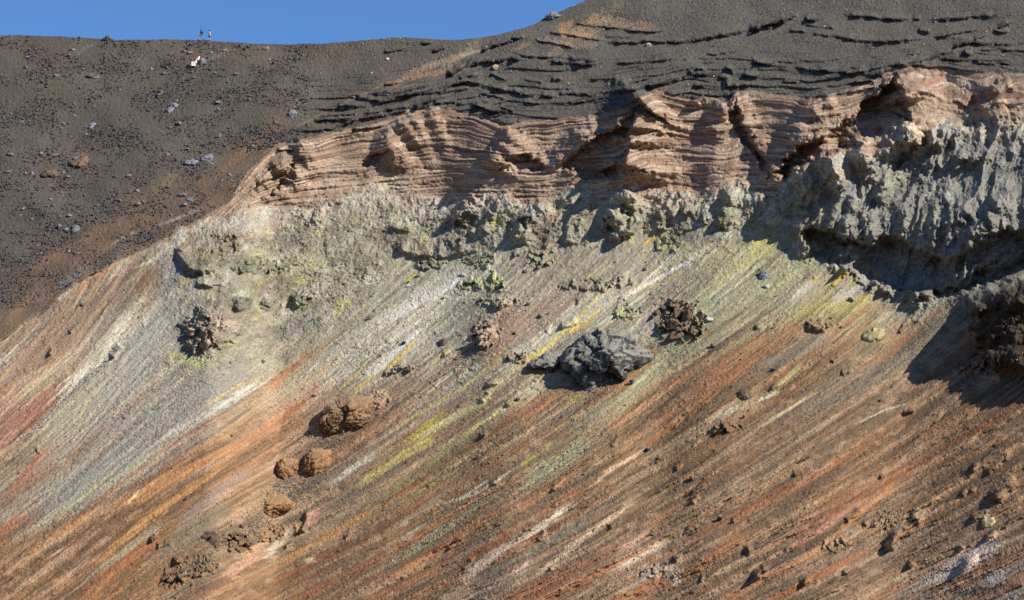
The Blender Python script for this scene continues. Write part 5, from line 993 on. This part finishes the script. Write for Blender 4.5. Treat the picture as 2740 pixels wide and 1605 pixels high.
scatter('gravel', 'coarse angular rubble along the gullies of the scree', 13000, lambda r: PL[r.integers(18)](r), lambda r, u, v: 1.8 + 3.2 * r.random() ** 2, ['grey', 'mixed', 'yellow', 'brown', 'pale', 'moss'], 1, 4)
def pick_su(r):
    u = r.uniform(400, 2540); v = r.uniform(450, 900)
    if v < np.interp(u, *zip(*BOTC)) + 4 or v > np.interp(u, lu, lv) + 30: return None, None
    return u, v
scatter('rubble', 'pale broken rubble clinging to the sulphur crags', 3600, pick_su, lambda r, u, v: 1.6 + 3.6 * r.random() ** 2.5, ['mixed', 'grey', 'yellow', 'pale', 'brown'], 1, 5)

# ------------------------------------------------------------------ small equipment and walkers
def flat_mat(name, c, rough=.7):
    m, n, b = new_mat(name); N = n.nodes; K = n.links; b.inputs['Roughness'].default_value = rough
    a = N.new('ShaderNodeTexNoise'); a.inputs['Scale'].default_value = 9
    r = N.new('ShaderNodeValToRGB'); l = lin(c); r.color_ramp.elements[0].color = (*(l * .85), 1); r.color_ramp.elements[1].color = (*np.minimum(l * 1.1, .9), 1)
    K.new(a.outputs['Fac'], r.inputs[0]); K.new(r.outputs[0], b.inputs['Base Color']); return m
MW = flat_mat('white_paint', (226, 222, 208), .5); MRD = flat_mat('red_paint', (200, 70, 30), .5); MBK = flat_mat('dark_fabric', (30, 30, 36)); MSK = flat_mat('skin', (190, 140, 115))
MNV = flat_mat('navy_cloth', (26, 38, 70)); MKH = flat_mat('khaki_cloth', (150, 130, 96)); MWT = flat_mat('white_cloth', (232, 222, 220)); MHR = flat_mat('hair', (30, 26, 26)); MTL = flat_mat('teal_cloth', (20, 60, 62))
import bmesh
def empty(name, loc, rz=0):
    o = bpy.data.objects.new(name, None); C.objects.link(o); o.location = loc; o.rotation_euler = (0, 0, rz); return o
def bmobj(name, bm, mat, parent=None, bevel=0):
    me = bpy.data.meshes.new(name); bm.to_mesh(me); bm.free(); me.materials.append(mat)
    o = bpy.data.objects.new(name, me); C.objects.link(o)
    if parent: o.parent = parent
    if bevel:
        b = o.modifiers.new('b', 'BEVEL'); b.width = bevel; b.segments = 2
    return o
def cube(bm, c, s):
    r = bmesh.ops.create_cube(bm, size=1); bmesh.ops.scale(bm, vec=s, verts=r['verts']); bmesh.ops.translate(bm, vec=c, verts=r['verts'])
def cone(bm, c, r1, r2, h, seg=16):
    r = bmesh.ops.create_cone(bm, cap_ends=True, segments=seg, radius1=r1, radius2=r2, depth=h); bmesh.ops.translate(bm, vec=(c[0], c[1], c[2] + h / 2), verts=r['verts'])

p, _ = ground_at(476, 166)
t = empty('equipment_box', Vector(p) + Vector((0, -.1, -.05)), .12)
bm = bmesh.new(); cube(bm, (0, 0, .66), (.78, .6, .80)); bmobj('case', bm, MW, t, .03)
bm = bmesh.new(); cube(bm, (0, 0, 1.08), (.84, .66, .05)); bmobj('lid', bm, MW, t, .01)
bm = bmesh.new()
for sx in (-.3, .3):
    for sy in (-.22, .22): cube(bm, (sx, sy, .10), (.06, .06, .40))
cube(bm, (0, 0, .24), (.74, .56, .03)); bmobj('stand', bm, MBK, t)
bm = bmesh.new(); cube(bm, (.02, -.31, .70), (.10, .03, .03)); bmobj('latch', bm, MBK, t)
tag(t, 'small white square equipment case on the ash slope below the two hikers', 'box')
p, _ = ground_at(482, 155)
t = empty('canister', Vector(p) + Vector((0, -.1, -.03)))
bm = bmesh.new(); cone(bm, (0, 0, 0), .21, .21, .5); bmobj('body', bm, MW, t, .02)
bm = bmesh.new(); cone(bm, (0, 0, .5), .2, .17, .52); bmobj('cover', bm, MRD, t, .02)
bm = bmesh.new(); cone(bm, (0, 0, 1.02), .06, .05, .07); bmobj('cap', bm, MBK, t)
tag(t, 'small white canister with an orange red upper half just above the white case', 'canister')
p, _ = ground_at(487, 148)
t = empty('covered_pack', Vector(p) + Vector((0, 0, -.03)))
bm = bmesh.new(); cone(bm, (0, 0, 0), .42, .12, .78, 9); bmesh.ops.rotate(bm, verts=bm.verts, matrix=Matrix.Rotation(.3, 3, 'Y')); bmobj('cover', bm, MW, t, .05)
bm = bmesh.new(); cube(bm, (.12, 0, .80), (.18, .10, .05)); bmobj('handle', bm, MBK, t, .02)
tag(t, 'cream cone-shaped covered pack beside the dark boulder', 'pack')

def tube(path, seg=10, sq=1.0):
    bm = bmesh.new(); rings = []
    for i, (c, r) in enumerate(path):
        c = Vector(c); rx, ry = (r if isinstance(r, tuple) else (r, r))
        rings.append([bm.verts.new(c + Vector((math.cos(a) * rx, math.sin(a) * ry, 0))) for a in [2 * math.pi * k_ / seg for k_ in range(seg)]])
    for a, b in zip(rings[:-1], rings[1:]):
        for k_ in range(seg): bm.faces.new((a[k_], a[(k_ + 1) % seg], b[(k_ + 1) % seg], b[k_]))
    bm.faces.new(rings[0][::-1]); bm.faces.new(rings[-1])
    for f in bm.faces: f.smooth = True
    return bm

def hiker(u, v, label, top, shorts, hair, facing, pack=None, stride=.30, seed=0, cap=False):
    p, _ = ground_at(u, v)
    t = empty('person', Vector(p), facing)
    s = stride
    J = {'pelvis': ((0, 0, .95), .13), 'waist': ((0, .0, 1.12), .12), 'chest': ((.03, 0, 1.32), .145), 'neck0': ((.05, 0, 1.48), .07), 'neck': ((.06, 0, 1.54), .055), 'head0': ((.08, 0, 1.60), .085), 'head': ((.085, 0, 1.68), .095), 'crown': ((.08, 0, 1.76), .06), 'nose': ((.175, 0, 1.655), .018)}
    E = [('pelvis', 'waist'), ('waist', 'chest'), ('chest', 'neck0'), ('neck0', 'neck'), ('neck', 'head0'), ('head0', 'head'), ('head', 'crown'), ('head', 'nose')]
    for sd, yy in (('l', .10), ('r', -.10)):
        k_ = 1 if sd == 'l' else -1
        J[sd + 'hip'] = ((.02 * k_, yy, .88), .10); J[sd + 'knee'] = ((.16 * k_ * s / .3 + .05, yy, .49), .062); J[sd + 'calf'] = ((.20 * k_ * s / .3 - (.06 if k_ < 0 else 0), yy, .34), .058)
        J[sd + 'ankle'] = ((.32 * k_ * s / .3 - (.05 if k_ < 0 else 0), yy, .09 + (.04 if k_ < 0 else 0)), .04); J[sd + 'toe'] = ((.32 * k_ * s / .3 + .17, yy, .03), .035)
        E += [('pelvis', sd + 'hip'), (sd + 'hip', sd + 'knee'), (sd + 'knee', sd + 'calf'), (sd + 'calf', sd + 'ankle'), (sd + 'ankle', sd + 'toe')]
        J[sd + 'sho'] = ((.03, yy * 1.75, 1.42), .065); J[sd + 'elb'] = ((-.10 * k_, yy * 2.3, 1.14), .045); J[sd + 'wri'] = ((-.10 * k_ + .12, yy * 2.4, .94), .028); J[sd + 'palm'] = ((-.10 * k_ + .16, yy * 2.35, .87), .03)
        E += [('chest', sd + 'sho'), (sd + 'sho', sd + 'elb'), (sd + 'elb', sd + 'wri'), (sd + 'wri', sd + 'palm')]
        for fi_ in range(4):
            n_ = sd + 'f%d' % fi_; J[n_] = ((-.10 * k_ + .15 + .018 * fi_, yy * 2.35 - .0, .80 + .01 * abs(fi_ - 1.5)), .009); E.append((sd + 'palm', n_))
        J[sd + 'th'] = ((-.10 * k_ + .21, yy * 2.2, .86), .010); E.append((sd + 'palm', sd + 'th'))
    me = bpy.data.meshes.new('body'); ks = list(J); me.from_pydata([J[a][0] for a in ks], [(ks.index(a), ks.index(b)) for a, b in E], [])
    me.materials.append(MSK); o = bpy.data.objects.new('body', me); C.objects.link(o); o.parent = t
    md = o.modifiers.new('skin', 'SKIN'); md.use_smooth_shade = True
    for i, a in enumerate(ks):
        sv = me.skin_vertices[0].data[i]; sv.radius = (J[a][1],) * 2; sv.use_root = (i == 0)
    o.modifiers.new('sub', 'SUBSURF').levels = 1; o.modifiers['sub'].render_levels = 1
    # clothing
    bmobj('shirt', tube([((0, 0, .84), (.17, .20)), ((0, 0, 1.0), (.165, .20)), ((.01, 0, 1.15), (.155, .185)), ((.03, 0, 1.32), (.175, .215)), ((.035, 0, 1.42), (.14, .22)), ((.05, 0, 1.49), (.08, .10))], 14), top, t)
    for k_, yy in ((1, .10), (-1, -.10)):
        bmobj('sleeve', tube([((.03, yy * 1.7, 1.46), .075), ((-.03 * k_, yy * 1.95, 1.34), .075), ((-.07 * k_ + .01, yy * 2.15, 1.22), .068)]), top, t)
        bmobj('shorts_leg', tube([((.01, yy * .9, .94), .12), ((.05 * k_ + .02, yy, .76), .115), ((.11 * k_ * s / .3 + .03, yy, .58), .10)]), shorts, t)
        bmobj('shoe', tube([((.32 * k_ * s / .3 + .06, yy, -.02), (.15, .055)), ((.32 * k_ * s / .3 + .05, yy, .04), (.14, .055)), ((.32 * k_ * s / .3 - .01, yy, .11), (.06, .05))]), MBK, t)
    bmobj('hair', tube([((.05, 0, 1.62), (.10, .10)), ((.055, 0, 1.70), (.118, .112)), ((.065, 0, 1.77), (.10, .10)), ((.07, 0, 1.81), (.05, .05))], 14), hair, t)
    if pack: 
        bm = bmesh.new(); cube(bm, (-.23, 0, 1.24), (.20, .32, .46)); pk = bmobj('backpack', bm, pack, t, .05)
        bm = bmesh.new(); cube(bm, (-.10, .13, 1.40), (.24, .05, .05)); cube(bm, (-.10, -.13, 1.40), (.24, .05, .05)); bmobj('strap', bm, pack, pk)
    for q in t.children:
        q.scale = (1, 1, 1)
    t.scale = (1.12,) * 3
    return tag(t, label, 'person', 'two hikers on the skyline')
hiker(494.5, 98.6, 'hiker in dark navy top and khaki shorts striding on the skyline, left of the two', MNV, MKH, MHR, math.radians(172), MTL, .36)
hiker(515.5, 100.0, 'hiker in a long white shirt and dark shorts on the skyline, right of the two', MWT, MBK, MHR, math.radians(200), None, .20)
